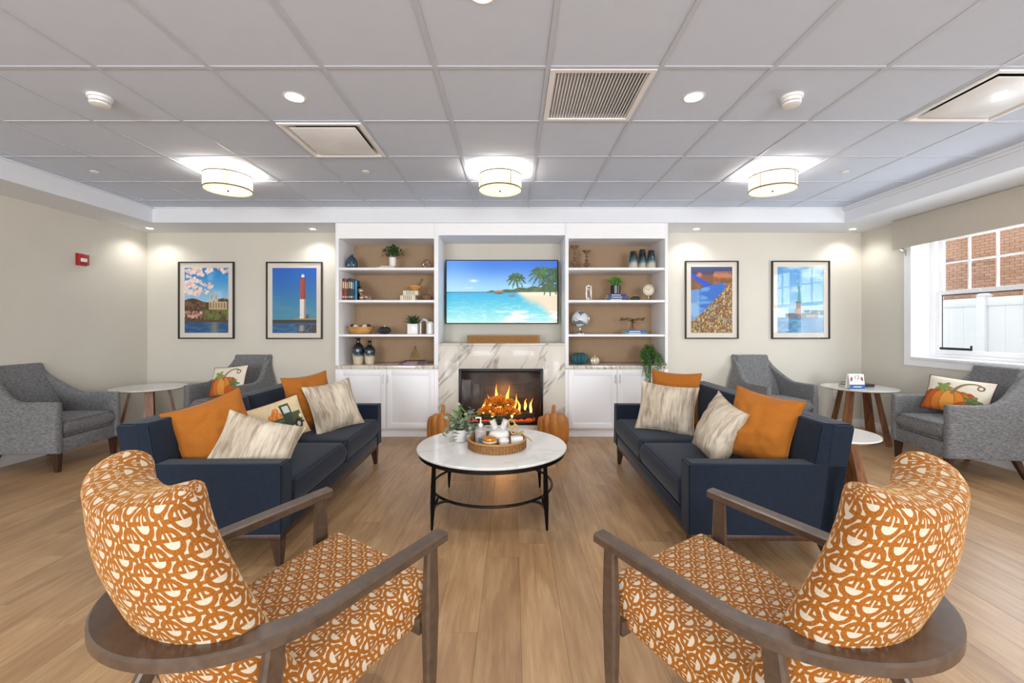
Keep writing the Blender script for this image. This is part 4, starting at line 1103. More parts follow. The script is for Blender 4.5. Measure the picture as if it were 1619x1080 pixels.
# ================================================================ ORANGE PATTERN LOUNGE CHAIRS
def lounge(loc, rz, label, mir=1):
    """front faces +y at rz=0; origin on the floor under the arm tips"""
    t = thing('lounge_chair', label, 'lounge chair', loc, rz, 'orange patterned lounge chairs')
    RO, AC = .36, -.445
    za = lambda y: .598-.03*max(0, min(1, -y/.45))
    # arm rail: U shape, cross sections along a path
    path = []
    def sec(px, py, nx, ny, wi, wo): path.append((px, py, nx, ny, wi, wo))
    nA = 10
    for k in range(nA): y = 0+(AC)*k/nA; sec(.332, y, 1, 0, .027+.004*k/nA, .027)
    nS = 32
    for k in range(nS+1):
        a = math.pi*k/nS; w_ = .031+.034*math.sin(a)**1.5
        sec(math.cos(a)*.332, AC-math.sin(a)*.332, math.cos(a), -math.sin(a), w_+.018*math.sin(a), .027)
    for k in range(nA): y = AC*(1-(k+1)/nA); sec(-.332, y, -1, 0, .027+.004*(1-(k+1)/nA), .027)
    m = MB(); rows = []; hh = .017
    for px, py, nx, ny, wi, wo in path:
        z = za(py); ring = []
        for (o, dz) in ((wo-.006, hh), (wo, hh-.006), (wo, -hh+.006), (wo-.008, -hh), (-wi+.008, -hh), (-wi, -hh+.006), (-wi, hh-.006), (-wi+.006, hh)):
            ring.append((px+nx*o, py+ny*o, z+dz))
        rows.append(ring)
    vs_ = [p for r_ in rows for p in r_]; fs = []
    for i in range(len(rows)-1):
        for k in range(8): fs.append((i*8+k, i*8+(k+1) % 8, (i+1)*8+(k+1) % 8, (i+1)*8+k))
    fs.append(tuple(range(8))); n_ = (len(rows)-1)*8; fs.append(tuple(n_+k for k in range(7, -1, -1)))
    m._add(vs_, fs, None, True); m.build('arm_rail', 'chairwood', t, sharp=30)
    # legs
    for s in (-1, 1):
        MB().loft([(s*.318, -.045, 0, .026, .032), (s*.321, -.045, .20, .034, .048), (s*.322, -.045, .36, .038, .058), (s*.324, -.045, .47, .033, .052), (s*.325, -.045, .582, .028, .044)]).build('leg', 'chairwood', t)
        MB().loft([(s*.30, -.76, 0, .026, .032), (s*.307, -.66, .17, .034, .052), (s*.312, -.585, .30, .037, .060), (s*.314, -.555, .43, .034, .054), (s*.315, -.54, .556, .030, .046)]).build('leg', 'chairwood', t)
        MB().prism([(-.08, .305), (-.08, .335), (-.50, .27), (-.50, .235)], s*.24-.012, s*.24+.012, 'x', bev=.004).build('side_stretcher', 'chairwood', t)
        MB().box(min(s*.235, s*.30), max(s*.235, s*.30), -.075, -.045, .285, .335, .004).box(min(s*.235, s*.295), max(s*.235, s*.295), -.60, -.57, .22, .27, .004).build('bracket', 'chairwood', t)
    fsr = MB(); fsr.box(-.228, .228, -.10, -.075, .275, .315, .004).box(-.228, .228, -.50, -.475, .235, .27, .004); tag(fsr.build('cross_stretcher', 'chairwood', t))
    # seat: cushion with a lower upholstered deck
    def seatc(u, v):
        y = -.285+v*.31; return (u*(.285-.012*(1-v)*.5), y, .395-.045*(1-v)/2*1.9)
    pad('seat_cushion', seatc, lambda u, v: .118+.022*(1-u*u)*(1-v*v), 'ring', t, 18, 18, .12, .1)
    def deck(u, v):
        y = -.30+v*.285; return (u*.278, y, .335-.05*(1-v)/2*1.6)
    pad('seat_deck', deck, lambda u, v: .075, 'ring', t, 12, 12, .1, .08)
    # wrap-around back
    sm1 = lambda x, a, b: (lambda q: q*q*(3-2*q))(max(0, min(1, (x-a)/(b-a))))
    def back(u, v):
        w_ = (v+1)/2; z = .35+.575*w_
        a0 = -.595-.125*sm1(w_, .0, .80)-.012*w_
        a_s = -.41-.272*w_**.9
        hw = .226+.022*math.sin(w_*2.4)+.004*w_
        y = a0+(a_s-a0)*abs(u)**2.1
        return (hw*math.sin(u*1.25)/math.sin(1.25), y, z+w_**3*(.062*u*u-.04*abs(u)**7-.006))
    pad('backrest', back, lambda u, v: .118+.012*(1-u*u)+.022*max(0, v)**2, 'ring', t, 26, 20, .28, .13, vsc=.86)
    ps = []
    return t
lounge((-.511, 1.641, 0), R(-35.1), 'orange and cream ring patterned lounge chair at the lower left')
lounge((.563, 1.632, 0), R(34.6), 'orange and cream ring patterned lounge chair at the lower right')

# ================================================================ TABLES
def coffee_table():
    t = thing('coffee_table', 'round white marble coffee table with black iron legs between the sofas', 'coffee table', (-.15, 3.11, 0))
    MB().lathe([(0, .432), (.525, .432), (.535, .438), (.535, .447), (.530, .451), (0, .451)], 96).build('tabletop', 'tabletop', t)
    MB().lathe([(.505, .406), (.522, .406), (.522, .4315), (.505, .4315), (.505, .406)], 96).build('rim', 'black', t)
    MB().tube([(.43*math.cos(a), .43*math.sin(a), .175) for a in np.linspace(0, 2*math.pi, 72, endpoint=False)], .0095, 8, True).build('ring_stretcher', 'black', t)
    for k in range(4):
        a = R(45+90*k); c, s = math.cos(a), math.sin(a); Mz = Matrix.Rotation(a, 4, 'Z')
        m = MB(); m.taper((.505, 0, .405), (.512, 0, .19), .022, .028, bev=.004, M=Mz).taper((.512, 0, .19), (.52, 0, 0), .028, .013, bev=.003, M=Mz)
        lg = m.build('leg', 'black', t)
        b = MB()
        for sg in (-1, 1):
            p0 = Vector((.508, 0, .13)); p3 = Vector((.43*math.cos(sg*.17), .43*math.sin(sg*.17), .175)); p1 = Vector((.495, 0, .165)); p2 = Vector((.455, sg*.02, .178))
            pts = [p0*(1-u)**3+p1*3*u*(1-u)**2+p2*3*u*u*(1-u)+p3*u**3 for u in np.linspace(0, 1, 9)]
            b.tube(pts, [.010-.003*u for u in np.linspace(0, 1, 9)], 8, M=Mz)
        b.build('bracket', 'black', lg)
coffee_table()
def side_table(loc, r, h, label, nleg=4, ph=0, spread=.72, sq=1.0):
    t = thing('side_table', label, 'side table', loc, R(ph), 'white topped side tables with walnut legs')
    MB().lathe([(0, h-.022), (r-.025, h-.022), (r, h-.008), (r-.002, h), (0, h)], 72).build('tabletop', 'tabletop', t)
    MB().lathe([(0, h-.034), (r*.45, h-.034), (r*.45, h-.0225), (0, h-.0225)], 36).build('mounting_plate', 'black', t)
    for k in range(nleg):
        a = 2*math.pi*k/nleg; Mz = Matrix.Rotation(a, 4, 'Z')
        x0, x1 = r*.48, r*spread
        m = MB(); w0, w1 = .075, .16
        # a flat tapered blade leg standing radially, splaying outwards
        vs_ = []
        for z, xc, w_ in ((h-.035, x0, w0), (0, x1, w1*.62)):
            for dx, dy in ((-w_/2, -.013), (w_/2, -.013), (w_/2, .013), (-w_/2, .013)): vs_.append((xc+dy, dx, z))
        b2 = bmesh.new(); v = [b2.verts.new(p) for p in vs_]
        for f in ((0,1,2,3),(7,6,5,4),(0,4,5,1),(1,5,6,2),(2,6,7,3),(3,7,4,0)): b2.faces.new([v[i] for i in f])
        bmesh.ops.recalc_face_normals(b2, faces=b2.faces[:]); bmesh.ops.bevel(b2, geom=b2.edges[:], offset=.003, segments=2, affect='EDGES')
        m._merge(b2, Mz); m.build('leg', 'walnut', t)
    return t
side_table((-4.17, 4.93, 0), .355, .61, 'round white topped side table with walnut legs between the two left grey armchairs', 4, 38, .80)
side_table((3.965, 4.93, 0), .36, .61, 'round white topped side table in the window corner, books and card on top', 4, 27, .80)
side_table((2.06, 2.78, 0), .255, .62, 'small round side table half hidden behind the right sofa', 4, 20, 1.0)
# ================================================================ SHELF AND TABLE OBJECTS
S1, S2, S3, S4 = 2.0005, 1.6185, 1.2125, .8455     # shelf heights (top, second, third, counter)
def PX(px, y): return (px-CX)*y/FPX
YM = 5.26
MT['teal'] = plain('teal_glaze', '1F3F52', .25, var=.2, nscale=20, coat=.5)
MT['tealmatte'] = plain('matte_teal_paint', '1F5560', .6, var=.08)
MT['blackpot'] = plain('black_glaze', '15171C', .3, var=.1, coat=.3)
MT['charcoal'] = plain('charcoal_pumpkin', '22262B', .6, var=.2)
MT['rosegold'] = plain('champagne_metal', 'C9AF9A', .22, .9, var=.1)
MT['silver'] = plain('polished_silver', 'CFCFD0', .15, .95, var=.05)
MT['turned'] = wood('turned_brown_wood', '664833', '8F6E50', 14, (1, 1, .3), .6, 0)
MT['soil'] = plain('potting_soil', '2E231B', .95, var=.4)
def vase(name, x, y, z, prof, label, cf=None, mat='glaze', cat='vase', group=None, rib=0, ribn=0, n=32):
    o = MB().lathe(prof, n, rib=rib, ribn=ribn).build(name, mat, None, (x, y, z))
    if cf: color_verts(o, cf)
    return tag(o, label, cat, group)
def dense(prof, k=6):
    out = []
    for (r0, z0), (r1, z1) in zip(prof, prof[1:]):
        for i in range(k): out.append((r0+(r1-r0)*i/k, z0+(z1-z0)*i/k))
    return out+[prof[-1]]
def smoothp(prof, k=5):
    """catmull-rom smoothing of a lathe profile"""
    P = [prof[0]]+prof+[prof[-1]]; out = []
    for i in range(1, len(P)-2):
        for j in range(k):
            u = j/k; a, b, c, d = P[i-1], P[i], P[i+1], P[i+2]
            out.append(tuple(max(0, .5*((2*b[q])+(-a[q]+c[q])*u+(2*a[q]-5*b[q]+4*c[q]-d[q])*u*u+(-a[q]+3*b[q]-3*c[q]+d[q])*u**3)) if q == 0 else .5*((2*b[q])+(-a[q]+c[q])*u+(2*a[q]-5*b[q]+4*c[q]-d[q])*u*u+(-a[q]+3*b[q]-3*c[q]+d[q])*u**3) for q in (0, 1)))
    return out+[prof[-1]]
def book(x, y, z, w, d, h, cover, label, stand=True, rz=0, group=None, tilt=0, gilt=None):
    """stand: spine faces the room (-y), w thickness; otherwise lying flat with spine to the room"""
    t = thing('book', label, 'book', (x, y, z), R(rz), group); t.rotation_euler = (0, R(tilt), R(rz))
    c = MB(); k = .0022
    if stand: c.box(-w/2, -w/2+k, 0, d, 0, h).box(w/2-k, w/2, 0, d, 0, h).box(-w/2+k, w/2-k, 0, k*1.5, 0, h)
    else: c.box(-w/2, w/2, 0, d, 0, k).box(-w/2, w/2, 0, d, h-k, h).box(-w/2, w/2, 0, k*1.5, k, h-k)
    key = 'cover_'+cover
    if key not in MT: MT[key] = plain('book_cover', cover, .5, var=.05)
    c.build('cover', key, t)
    p = MB()
    if stand: p.box(-w/2+k, w/2-k, k*1.6, d-.005, .004, h-.004)
    else: p.box(-w/2+.004, w/2-.004, k*1.6, d-.005, k, h-k)
    p.build('pages', 'cream', t)
    if gilt:
        g = MB()
        if 'cover_'+gilt not in MT: MT['cover_'+gilt] = plain('spine_print', gilt, .5)
        if stand:
            g.box(-w*.3, w*.3, -.0006, 0, h*.55, h*.85).box(-w*.3, w*.3, -.0006, 0, h*.12, h*.2)
        else: g.box(-w*.32, w*.2, -.0006, 0, h*.3, h*.7)
        g.build('spine_print', 'cover_'+gilt, t)
    return t
def plant(x, y, z, potprof, potmat, label, leafmat, kind, n, hgt, spread, seed=1, square=0):
    t = thing('potted_plant', label, 'plant', (x, y, z)); rr = random.Random(seed)
    hp = max(p[1] for p in potprof)
    if square:
        s = square; m = MB(); m.box(-s, s, -s, s, 0, hp, .004); m.build('pot', potmat, t)
    else: MB().lathe(potprof, 32).build('pot', potmat, t)
    r0 = (square or potprof[-1][0])*.8
    MB().lathe([(r0, hp+.0004), (r0*.6, hp+.004), (0, hp+.005)], 16).build('soil', 'soil', t)
    m = MB(); st = MB()
    for i in range(n):
        a = rr.uniform(0, 2*math.pi)
        if kind == 'bush':
            e = rr.uniform(.1, 1.45); d = Vector((math.cos(a)*math.cos(e), math.sin(a)*math.cos(e), math.sin(e)))
            p = Vector((0, 0, hp))+Vector((d.x*spread, d.y*spread, d.z*hgt))*rr.uniform(.35, 1)
            m.leaf(p, d+Vector((rr.uniform(-.6, .6), rr.uniform(-.6, .6), rr.uniform(-.3, .5))), rr.uniform(.03, .05), rr.uniform(.014, .022))
        elif kind == 'agave':
            e = rr.uniform(.15, 1.4); d = Vector((math.cos(a)*math.cos(e), math.sin(a)*math.cos(e), math.sin(e)))
            ln = hgt*rr.uniform(.75, 1.05); m.leaf(Vector((0, 0, hp))+d*.01, d, ln, .020, curl=.12)
        elif kind == 'grass':
            e = rr.uniform(.5, 1.5); d = Vector((math.cos(a)*math.cos(e), math.sin(a)*math.cos(e), math.sin(e)))
            p = Vector((rr.uniform(-r0, r0)*.8, rr.uniform(-r0, r0)*.8, hp)); ln = hgt*rr.uniform(.5, 1)
            m.leaf(p, d, ln, .008); m.leaf(p+d*ln*.6, d+Vector((rr.uniform(-1, 1), rr.uniform(-1, 1), .3)), .03, .014)
    for i in range(7):
        a = rr.uniform(0, 6.28); st.tube([(0, 0, hp), (math.cos(a)*spread*.3, math.sin(a)*spread*.3, hp+hgt*.6)], .0018, 5)
    tag(m.build('foliage', leafmat, t), kind='stuff'); st.build('stems', 'leaf', t)
    return t
def pumpkin(x, y, z, r, h, mat, label, stemmat='turned', n=10, stem=.03, cat='pumpkin', group=None, squash=.18):
    t = thing('pumpkin', label, cat, (x, y, z), 0, group)
    prof = []
    for k in range(15):
        a = math.pi*k/14; prof.append((r*math.sin(a)**.75 if 0 < k < 14 else 0.0, h/2-h/2*math.cos(a)))
    MB().lathe(prof, n*6, rib=squash, ribn=n).build('body', mat, t)
    MB().tube([(0, 0, h*.93), (0, 0, h+stem*.5), (stem*.25, 0, h+stem)], [stem*.34, stem*.24, stem*.3], 8).build('stem', stemmat, t)
    return t
# ---- left bookcase, top shelf
def ribv(x, y, z, label):
    prof = smoothp([(.052, 0), (.066, .03), (.07, .07), (.062, .11), (.038, .15), (.022, .165), (.024, .185), (.020, .186)])
    return vase('ribbed_vase', x, y, z, prof, label, None, 'teal', rib=.07, ribn=20, n=80)
ribv(PX(556, YM), YM, S1, 'dark teal ribbed vase on the top shelf, left bookcase')
book(PX(613, YM), YM-.09, S1, .20, .17, .020, 'D9CDBE', 'lower pale book lying under the potted plant on the top shelf', False, 0, 'pale books under the top shelf plant')
book(PX(616, YM), YM-.085, S1+.0205, .17, .16, .016, 'C9B7A5', 'upper pale book lying directly under the white plant pot, top shelf', False, 3, 'pale books under the top shelf plant')
plant(PX(621, YM), YM, S1+.038, [(.038, 0), (.042, .005), (.044, .11), (.040, .112)], 'ceramic', 'bushy green plant in a tall white pot on the top shelf, left bookcase', 'leaf', 'bush', 260, .13, .125, 4)


m = MB()
for k in range(7):
    Mr = Euler((k*.9, k*1.7, k*.5)).to_matrix().to_4x4(); m.tube([(.058*math.cos(a), .058*math.sin(a), 0) for a in np.linspace(0, 2*math.pi, 32, endpoint=False)], .0055, 6, True, M=Mr)
for k in range(14):
    Mr = Euler((k*2.1, k*1.3, k*.7)).to_matrix().to_4x4(); m.lathe([(0, -.009), (.008, -.005), (.009, 0), (.008, .005), (0, .009)], 8, (.056, 0, 0), M=Mr)
tag(m.build('knot_sphere', 'rosegold', None, (PX(674, YM), YM, S1+.066)), 'open metal knot sphere ornament at the right end of the top left shelf', 'ornament')
# ---- left, second shelf
xs = -2.051
for i, (w_, h_, c, g, lb) in enumerate((( .026, .285, '7C2A22', 'D8C7A8', 'dark red upright book standing against the left side panel'), (.024, .282, '8E3A2A', 'D8C7A8', 'second upright red book from the left side panel'), (.020, .275, '2B2A2C', 'B7A27A', 'slim black upright book beside the red books'),
        (.024, .288, '1F2226', 'C9B46C', 'thick black upright book with yellowish spine print'), (.022, .28, '33333A', 'DDDDDD', 'charcoal upright book with pale spine print'), (.02, .27, '27313B', '86A9C0', 'slate upright book next to the light blue book'))):
    book(xs+w_/2, YM-.10, S2, w_, .19, h_*.93, c, lb, True, 0, 'upright books on the second shelf', 0, g); xs += w_+.0012
def blue_cover():
    t = book(xs+.040, YM-.14, S2, .018, .12, .235, '3D8FB5', 'light blue book turned to show its cover, end of the upright row', True, 30, 'upright books on the second shelf')
blue_cover()
book(xs+.085, YM-.10, S2, .018, .12, .17, '23303A', 'small dark blue upright book behind the champagne ornament', True, 34, 'upright books on the second shelf')
m = MB(); x0 = PX(575, YM-.12)
prof_s = lambda r: [(r*math.sin(a), -r*math.cos(a)) for a in np.linspace(0, math.pi, 13)]
m.lathe([(max(r, 0), z+.085+.028) for r, z in prof_s(.033)], 20, (-.022, 0, 0)); m.lathe([(max(r, 0), z+.03) for r, z in prof_s(.03)], 20, (-.012, 0, 0))
m.lathe([(max(r, 0), z+.035) for r, z in prof_s(.022)], 20, (.04, 0, 0)); m.tube([(-.03, 0, .085), (0, .0, .05), (.04, 0, .035), (.075, 0, .03)], [.016, .02, .016, .01], 10)
m.tube([(.07+.022*math.cos(a), 0, .03+.022*math.sin(a)) for a in np.linspace(0, 2*math.pi, 20, endpoint=False)], .005, 6, True)
tag(m.build('figurine', 'rosegold', None, (x0, YM-.15, S2)), 'shiny champagne figurine of round shapes beside the upright books', 'ornament')
BH2 = .062
def bundle(px, z, n, hgt, label):
    t = thing('book_bundle', label, 'books', (PX(px, YM), YM-.05, z), 0, 'cream book bundles tied with stripes')
    wd = .032*5.2; m = MB(); m.box(-wd/2-.008, wd/2+.008, 0, .12, 0, hgt, .002); m.build('block', 'cream', t)
    for k in range(5):
        s = MB(); s.box(-wd*.28+k*wd*.13, -wd*.28+k*wd*.13+.006, -.0008, 0, .004, hgt-.004); s.build('stripe_mark', 'cover_ink', t)
MT['cover_ink'] = plain('dark_green_ink', '27332C', .6)
bundle(646, S2, 1, .066, 'lower cream striped book bundle under the wooden mortar'); bundle(650.5, S2+.0665, 1, .056, 'upper cream striped book bundle with the wooden mortar on it')
t = thing('wooden_mortar', 'small honey coloured wooden mortar bowl with dark pestle on the cream bundle', 'mortar', (PX(656, YM), YM+.01, S2+.1228))
t.scale = (1.3, 1.3, 1.25)
MB().lathe(smoothp([(.018, 0), (.03, .006), (.05, .03), (.055, .048), (.050, .048), (.03, .014), (0, .010)]), 24, M=Matrix.Scale(1.25, 4, (1, 0, 0))).build('bowl', 'lightwood', t)
MB().tube([(.0, 0, .02), (.05, 0, .075), (.066, 0, .118)], [.011, .008, .012], 8).build('pestle', 'turned', t)
MB().tube([(-.05, 0, .035), (-.075, 0, .045), (-.09, 0, .042)], [.009, .008, .006], 8).build('handle', 'lightwood', t)
pumpkin(PX(675, YM), YM, S2, .06, .088, 'turned', 'brown wicker style pumpkin beside the cream bundles, second left shelf', n=12, stem=.022, squash=.1)
# ---- left, third shelf
t = thing('dough_bowl', 'long honey wood dough bowl filled with cream and black balls', 'bowl', (PX(570, YM), YM, S3))
m = MB(); m.lathe(smoothp([(.03, 0), (.062, .006), (.085, .045), (.092, .085), (.086, .085), (.06, .04), (0, .03)]), 32, M=Matrix.Scale(1.65, 4, (1, 0, 0))); m.build('bowl', 'lightwood', t)
for s in (-1, 1): MB().tube([(s*.145, 0, .075), (s*.160, 0, .09), (s*.165, 0, .082)], [.014, .012, .008], 8).build('handle', 'turned', t)
for i, (dx, dy, r, mt, lb) in enumerate(((-.098, .0, .026, 'charcoal', 'left black ball in the wooden dough bowl'), (-.055, -.01, .033, 'cream', 'left cream ball in the wooden dough bowl'), (.002, .01, .026, 'turned', 'brown ball in the middle of the dough bowl'), (.055, -.01, .033, 'cream', 'right cream ball in the wooden dough bowl'), (.10, .0, .026, 'charcoal', 'right black ball in the wooden dough bowl'))):
    o = MB().lathe([(max(0, a), b) for a, b in prof_s(r)], 20).build('decor_ball', mt, None, (PX(570, YM)+dx, YM+dy, S3+.096 if abs(dx) > .09 else S3+.086)); tag(o, lb, 'ball', 'balls in the dough bowl')
pumpkin(PX(608, YM), YM, S3, .076, .092, 'charcoal', 'black ribbed pumpkin beside the dough bowl', 'rosegold', 12, .02)
plant(PX(655, YM), YM-.04, S3, [(.05, 0), (.05, .125)], 'ceramic', 'spiky green plant in a square white pot, third left shelf', 'leaf', 'agave', 46, .125, .1, 8, .062)
t = MB(); t.tube([(.045*math.cos(a)*1.0, 0, .13+.05*math.sin(a)) for a in np.linspace(0, math.pi, 12)], .017, 10); t.tube([(-.045, 0, 0), (-.045, 0, .13)], .017, 10); t.tube([(.045, 0, 0), (.045, 0, .13)], .017, 10)
tag(t.build('arch_ornament', 'plaster', None, (PX(670, YM+.12), YM+.13, S3)) if 'plaster' in MT else t.build('arch_ornament', 'ceramic', None, (PX(670, YM+.12), YM+.13, S3)), 'white arch sculpture behind the square plant pot', 'ornament')
vase('cylinder_jar', PX(679.5, YM), YM+.02, S3, [(.04, 0), (.045, .004), (.045, .135), (.040, .14), (.030, .155), (.012, .158), (0, .158)], 'white cylindrical jar at the right end of the third left shelf', None, 'ceramic', 'jar')
# ---- left counter
def ombre(c):
    z = c.z; n = noise.noise(Vector((c.x*14, c.y*14, z*12)))*.05
    z += n
    if z < .095: return (.80, .74, .64)
    if z < .135:
        k = (z-.095)/.04; return tuple(np.array([.80, .74, .64])*(1-k)+np.array([.16, .26, .32])*k)
    if z < .20: return (.10, .30, .42) if n > .012 else (.10, .15, .20)
    return (.07, .075, .09)
pr = smoothp([(.045, 0), (.055, .01), (.066, .09), (.072, .15), (.066, .205), (.038, .245), (.022, .262), (.022, .30), (.030, .318), (.026, .318), (.018, .30)], 6)
vase('bottle_vase', PX(566.5, YM), YM, S4, pr, 'taller black blue and cream bottle vase on the left countertop', ombre, group='ombre bottle vases')
vase('bottle_vase', PX(585, YM), YM-.01, S4, [(r*.92, z*.9) for r, z in pr], 'shorter black and cream bottle vase on the left countertop', ombre, group='ombre bottle vases')
book(PX(654, YM), YM-.1, S4, .31, .2, .022, '6A2B4A', 'lower plum coloured book lying on the left countertop', False, 0, 'plum books on the left countertop', 0, 'B99AA8')
book(PX(656, YM), YM-.09, S4+.0225, .27, .19, .018, '3A2433', 'upper dark purple book lying on the left countertop', False, 2, 'plum books on the left countertop', 0, 'B99AA8')
m = MB()
m.lathe([(.04, 0), (.042, .004), (.038, .010), (.01, .014), (0, .014)], 20)
m.tube([(0, 0, .012), (0, 0, .17)], .0025, 6)
for k, (r, z) in enumerate(((.05, .045), (.048, .07), (.040, .09), (.026, .112), (.012, .132))): m.tube([(r*math.cos(a), r*.5*math.sin(a), z) for a in np.linspace(0, 2*math.pi, 24, endpoint=False)], .0032, 6, True)
for a in (0, 1.57, 3.14, 4.71): m.tube([(.046*math.cos(a), .023*math.sin(a), .02), (.05*math.cos(a), .025*math.sin(a), .05), (.036*math.cos(a), .018*math.sin(a), .095), (0, 0, .14)], .003, 6)
m.lathe([(0, .13), (.012, .14), (.014, .15), (.008, .16), (0, .165)], 12)
o = m.build('wire_cloche', 'gold', None, (PX(656.5, YM), YM, S4+.041)); o.scale = (1.1, 1.1, 1.1); tag(o, 'small pale gold wire cloche ornament on the plum books', 'ornament')
# ---- right bookcase, top shelf
def cstick(px, h, label):
    k = h/.30
    prof = smoothp([(.046, 0), (.046, .012*k), (.028, .028*k), (.013, .045*k), (.033, .072*k), (.036, .092*k), (.014, .118*k), (.012, .13*k), (.024, .145*k), (.012, .16*k), (.010, .19*k), (.02, .202*k), (.010, .215*k), (.013, .24*k), (.028, .268*k), (.046, .292*k), (.046, .30*k)], 4)
    prof = [(r_*1.15, z_) for r_, z_ in prof]
    vase('candlestick', PX(px, YM), YM, S1, prof, label, None, 'turned', 'candlestick', 'turned wood candlesticks')
cstick(908.5, .295, 'taller turned brown wood candlestick at the left end of the top right shelf'); cstick(927.5, .235, 'shorter turned brown wood candlestick on the top right shelf')
def ombre2(c):
    z = c.z+noise.noise(Vector((c.x*12, c.y*12, z0_ if False else c.z*9)))*.03
    k = max(0, min(1, (z-.06)/.06)); a = np.array([.78, .75, .68])*(1-k)+np.array([.12, .33, .38])*k
    k2 = max(0, min(1, (z-.12)/.08)); return tuple(a*(1-k2)+np.array([.07, .10, .13])*k2)
for px, h, dy, lb in ((1001, .225, 0, 'left of the three dark teal and cream tapered vases'), (1015.5, .258, .07, 'tallest middle one of the dark teal and cream tapered vases'), (1029.5, .235, 0, 'right of the three dark teal and cream tapered vases')):
    vase('tapered_vase', PX(px, YM+dy), YM+dy, S1, dense([(.05, 0), (.057, .004), (.050, h*.5), (.035, h), (.030, h), (.03, h*.9)], 5), lb, ombre2, group='tapered ombre vases')
# ---- right, second shelf
t = thing('glass_lantern', 'slim clear glass and silver hourglass on the second right shelf', 'hourglass', (PX(930.5, YM), YM, S2))
m = MB(); m.box(-.034, .034, -.034, .034, 0, .008, .001).box(-.034, .034, -.034, .034, .178, .186, .001)
for a in (-1, 1):
    for b in (-1, 1): m.tube([(a*.028, b*.028, .008), (a*.028, b*.028, .178)], .0028, 6)
m.build('frame', 'silver', t)
MT['clear'] = glassy('clear_glass', .2, (.95, .96, .96))
MB().lathe(smoothp([(.02, .009), (.024, .04), (.018, .075), (.004, .093), (.018, .111), (.024, .146), (.02, .177)]), 20).build('glass_bulb', 'clear', t)
MB().lathe([(0, .011), (.018, .012), (.017, .035), (0, .045)], 16).build('sand', 'cream', t)
for k, (w_, c, dx, rz, lb) in enumerate(((.262, '2C3560', .0, 0, 'lowest navy book of the pile under the black pot'), (.238, '3A4272', .006, 2, 'middle navy book of the pile under the black pot'), (.215, '252B4A', -.002, -2, 'top navy book of the pile under the black pot'))):
    book(PX(973.5, YM)+dx, YM-.09, S2+k*.0265, w_, .19, .026, c, lb, False, rz, 'navy books under the black pot', 0, 'C8CBD8')
plant(PX(973, YM), YM, S2+.0805, [(.05, 0), (.058, .006), (.062, .105), (.058, .108)], 'blackpot', 'bright green grassy plant in a black pot on navy books', 'leaf2', 'grass', 170, .13, .08, 12)
pumpkin(PX(1004, YM), YM-.02, S2, .056, .056, plain('deep_green_glass', '14302A', .25, coat=.5), 'small dark green glass pumpkin beside the navy books', 'gold', 8, .018)
# clock
MT['clockcase'] = plain('bone_enamel', 'CFC6B2', .35, coat=.3)
t = thing('table_clock', 'small round table clock with cream dial on the second right shelf', 'clock', (PX(1025, YM-.05), YM-.05, S2))
r = .068; Mx = Matrix.Translation((0, 0, .128)) @ Matrix.Rotation(R(90), 4, 'X')
MB().lathe([(0, -.025), (r*.9, -.025), (r, -.015), (r, .015), (r-.008, .018), (r-.010, .010), (0, .008)], 40, M=Mx).build('case', 'clockcase', t)
MB().lathe([(r-.0105, .0095), (0, .0096)], 40, M=Mx).build('dial', 'cream', t)
m = MB(); 
for a_, l_, w_ in ((-35, .045, .003), (60, .034, .004)): m.box(-w_/2, w_/2, 0, l_, .0102, .0112, M=Mx @ Matrix.Rotation(R(a_), 4, 'Z'))
for k in range(12): m.box(-.0012, .0012, .046, .053, .0098, .0103, M=Mx @ Matrix.Rotation(R(30*k), 4, 'Z'))
m.build('hands', 'dark', t)
MB().lathe([(.036, 0), (.036, .006), (.012, .014), (.009, .03), (.014, .058), (0, .0595)], 20).build('stand', 'gold', t)
# ---- right, third shelf
t = thing('globe', 'silver and white globe on a chrome base', 'globe', (PX(917, YM), YM, S3)); r = .098
def gl(c): 
    n = noise.noise(Vector((c.x*16+3, c.y*16, c.z*16)))+.4*noise.noise(Vector((c.x*40, c.y*40, c.z*40)))
    return (.84, .86, .87) if n < .12 else (.40, .44, .47)
o = MB().lathe([(max(0, a), b) for a, b in [(r*math.sin(q), -r*math.cos(q)) for q in np.linspace(0, math.pi, 60)]], 100).build('sphere', 'globe_glaze' if 'globe_glaze' in MT else 'glaze', t, (0, 0, .185)); color_verts(o, gl); o.rotation_euler = (0, R(23), 0)
m = MB(); m.tube([((r+.01)*math.sin(a+R(23)), 0, .185-(r+.01)*math.cos(a+R(23))) for a in np.linspace(0, math.pi, 24)], .0045, 6); m.build('meridian_arc', 'silver', t)
MB().lathe(smoothp([(.062, 0), (.06, .012), (.035, .028), (.014, .045), (.010, .07), (.012, .0755)]), 28).build('base', 'silver', t)
for k, (c, w_, h_, lb) in enumerate((('5E8F86', .27, .018, 'lower blue green book under the metal dragonfly'), ('2F5FA0', .25, .028, 'upper blue book under the metal dragonfly'))):
    book(PX(1002, YM), YM-.1, S3+k*.0185, w_, .2, h_, c, lb, False, 0, 'blue books under the metal dragonfly', 0, 'D8DDE4')
m = MB(); zb = 0
m.tube([(-.035, 0, 0), (-.02, 0, .05), (0, 0, .075)], .0045, 6); m.tube([(.02, 0, 0), (.0, 0, .05), (0, 0, .075)], .0045, 6); m.tube([(0, .03, 0), (0, 0, .07)], .0045, 6)
m.tube([(0, -.05, .07), (0, .0, .085), (0, .09, .08)], [.012, .014, .006], 8); m.lathe([(0, -.014), (.013, -.008), (.014, 0), (.013, .008), (0, .014)], 10, (0, -.058, .075))
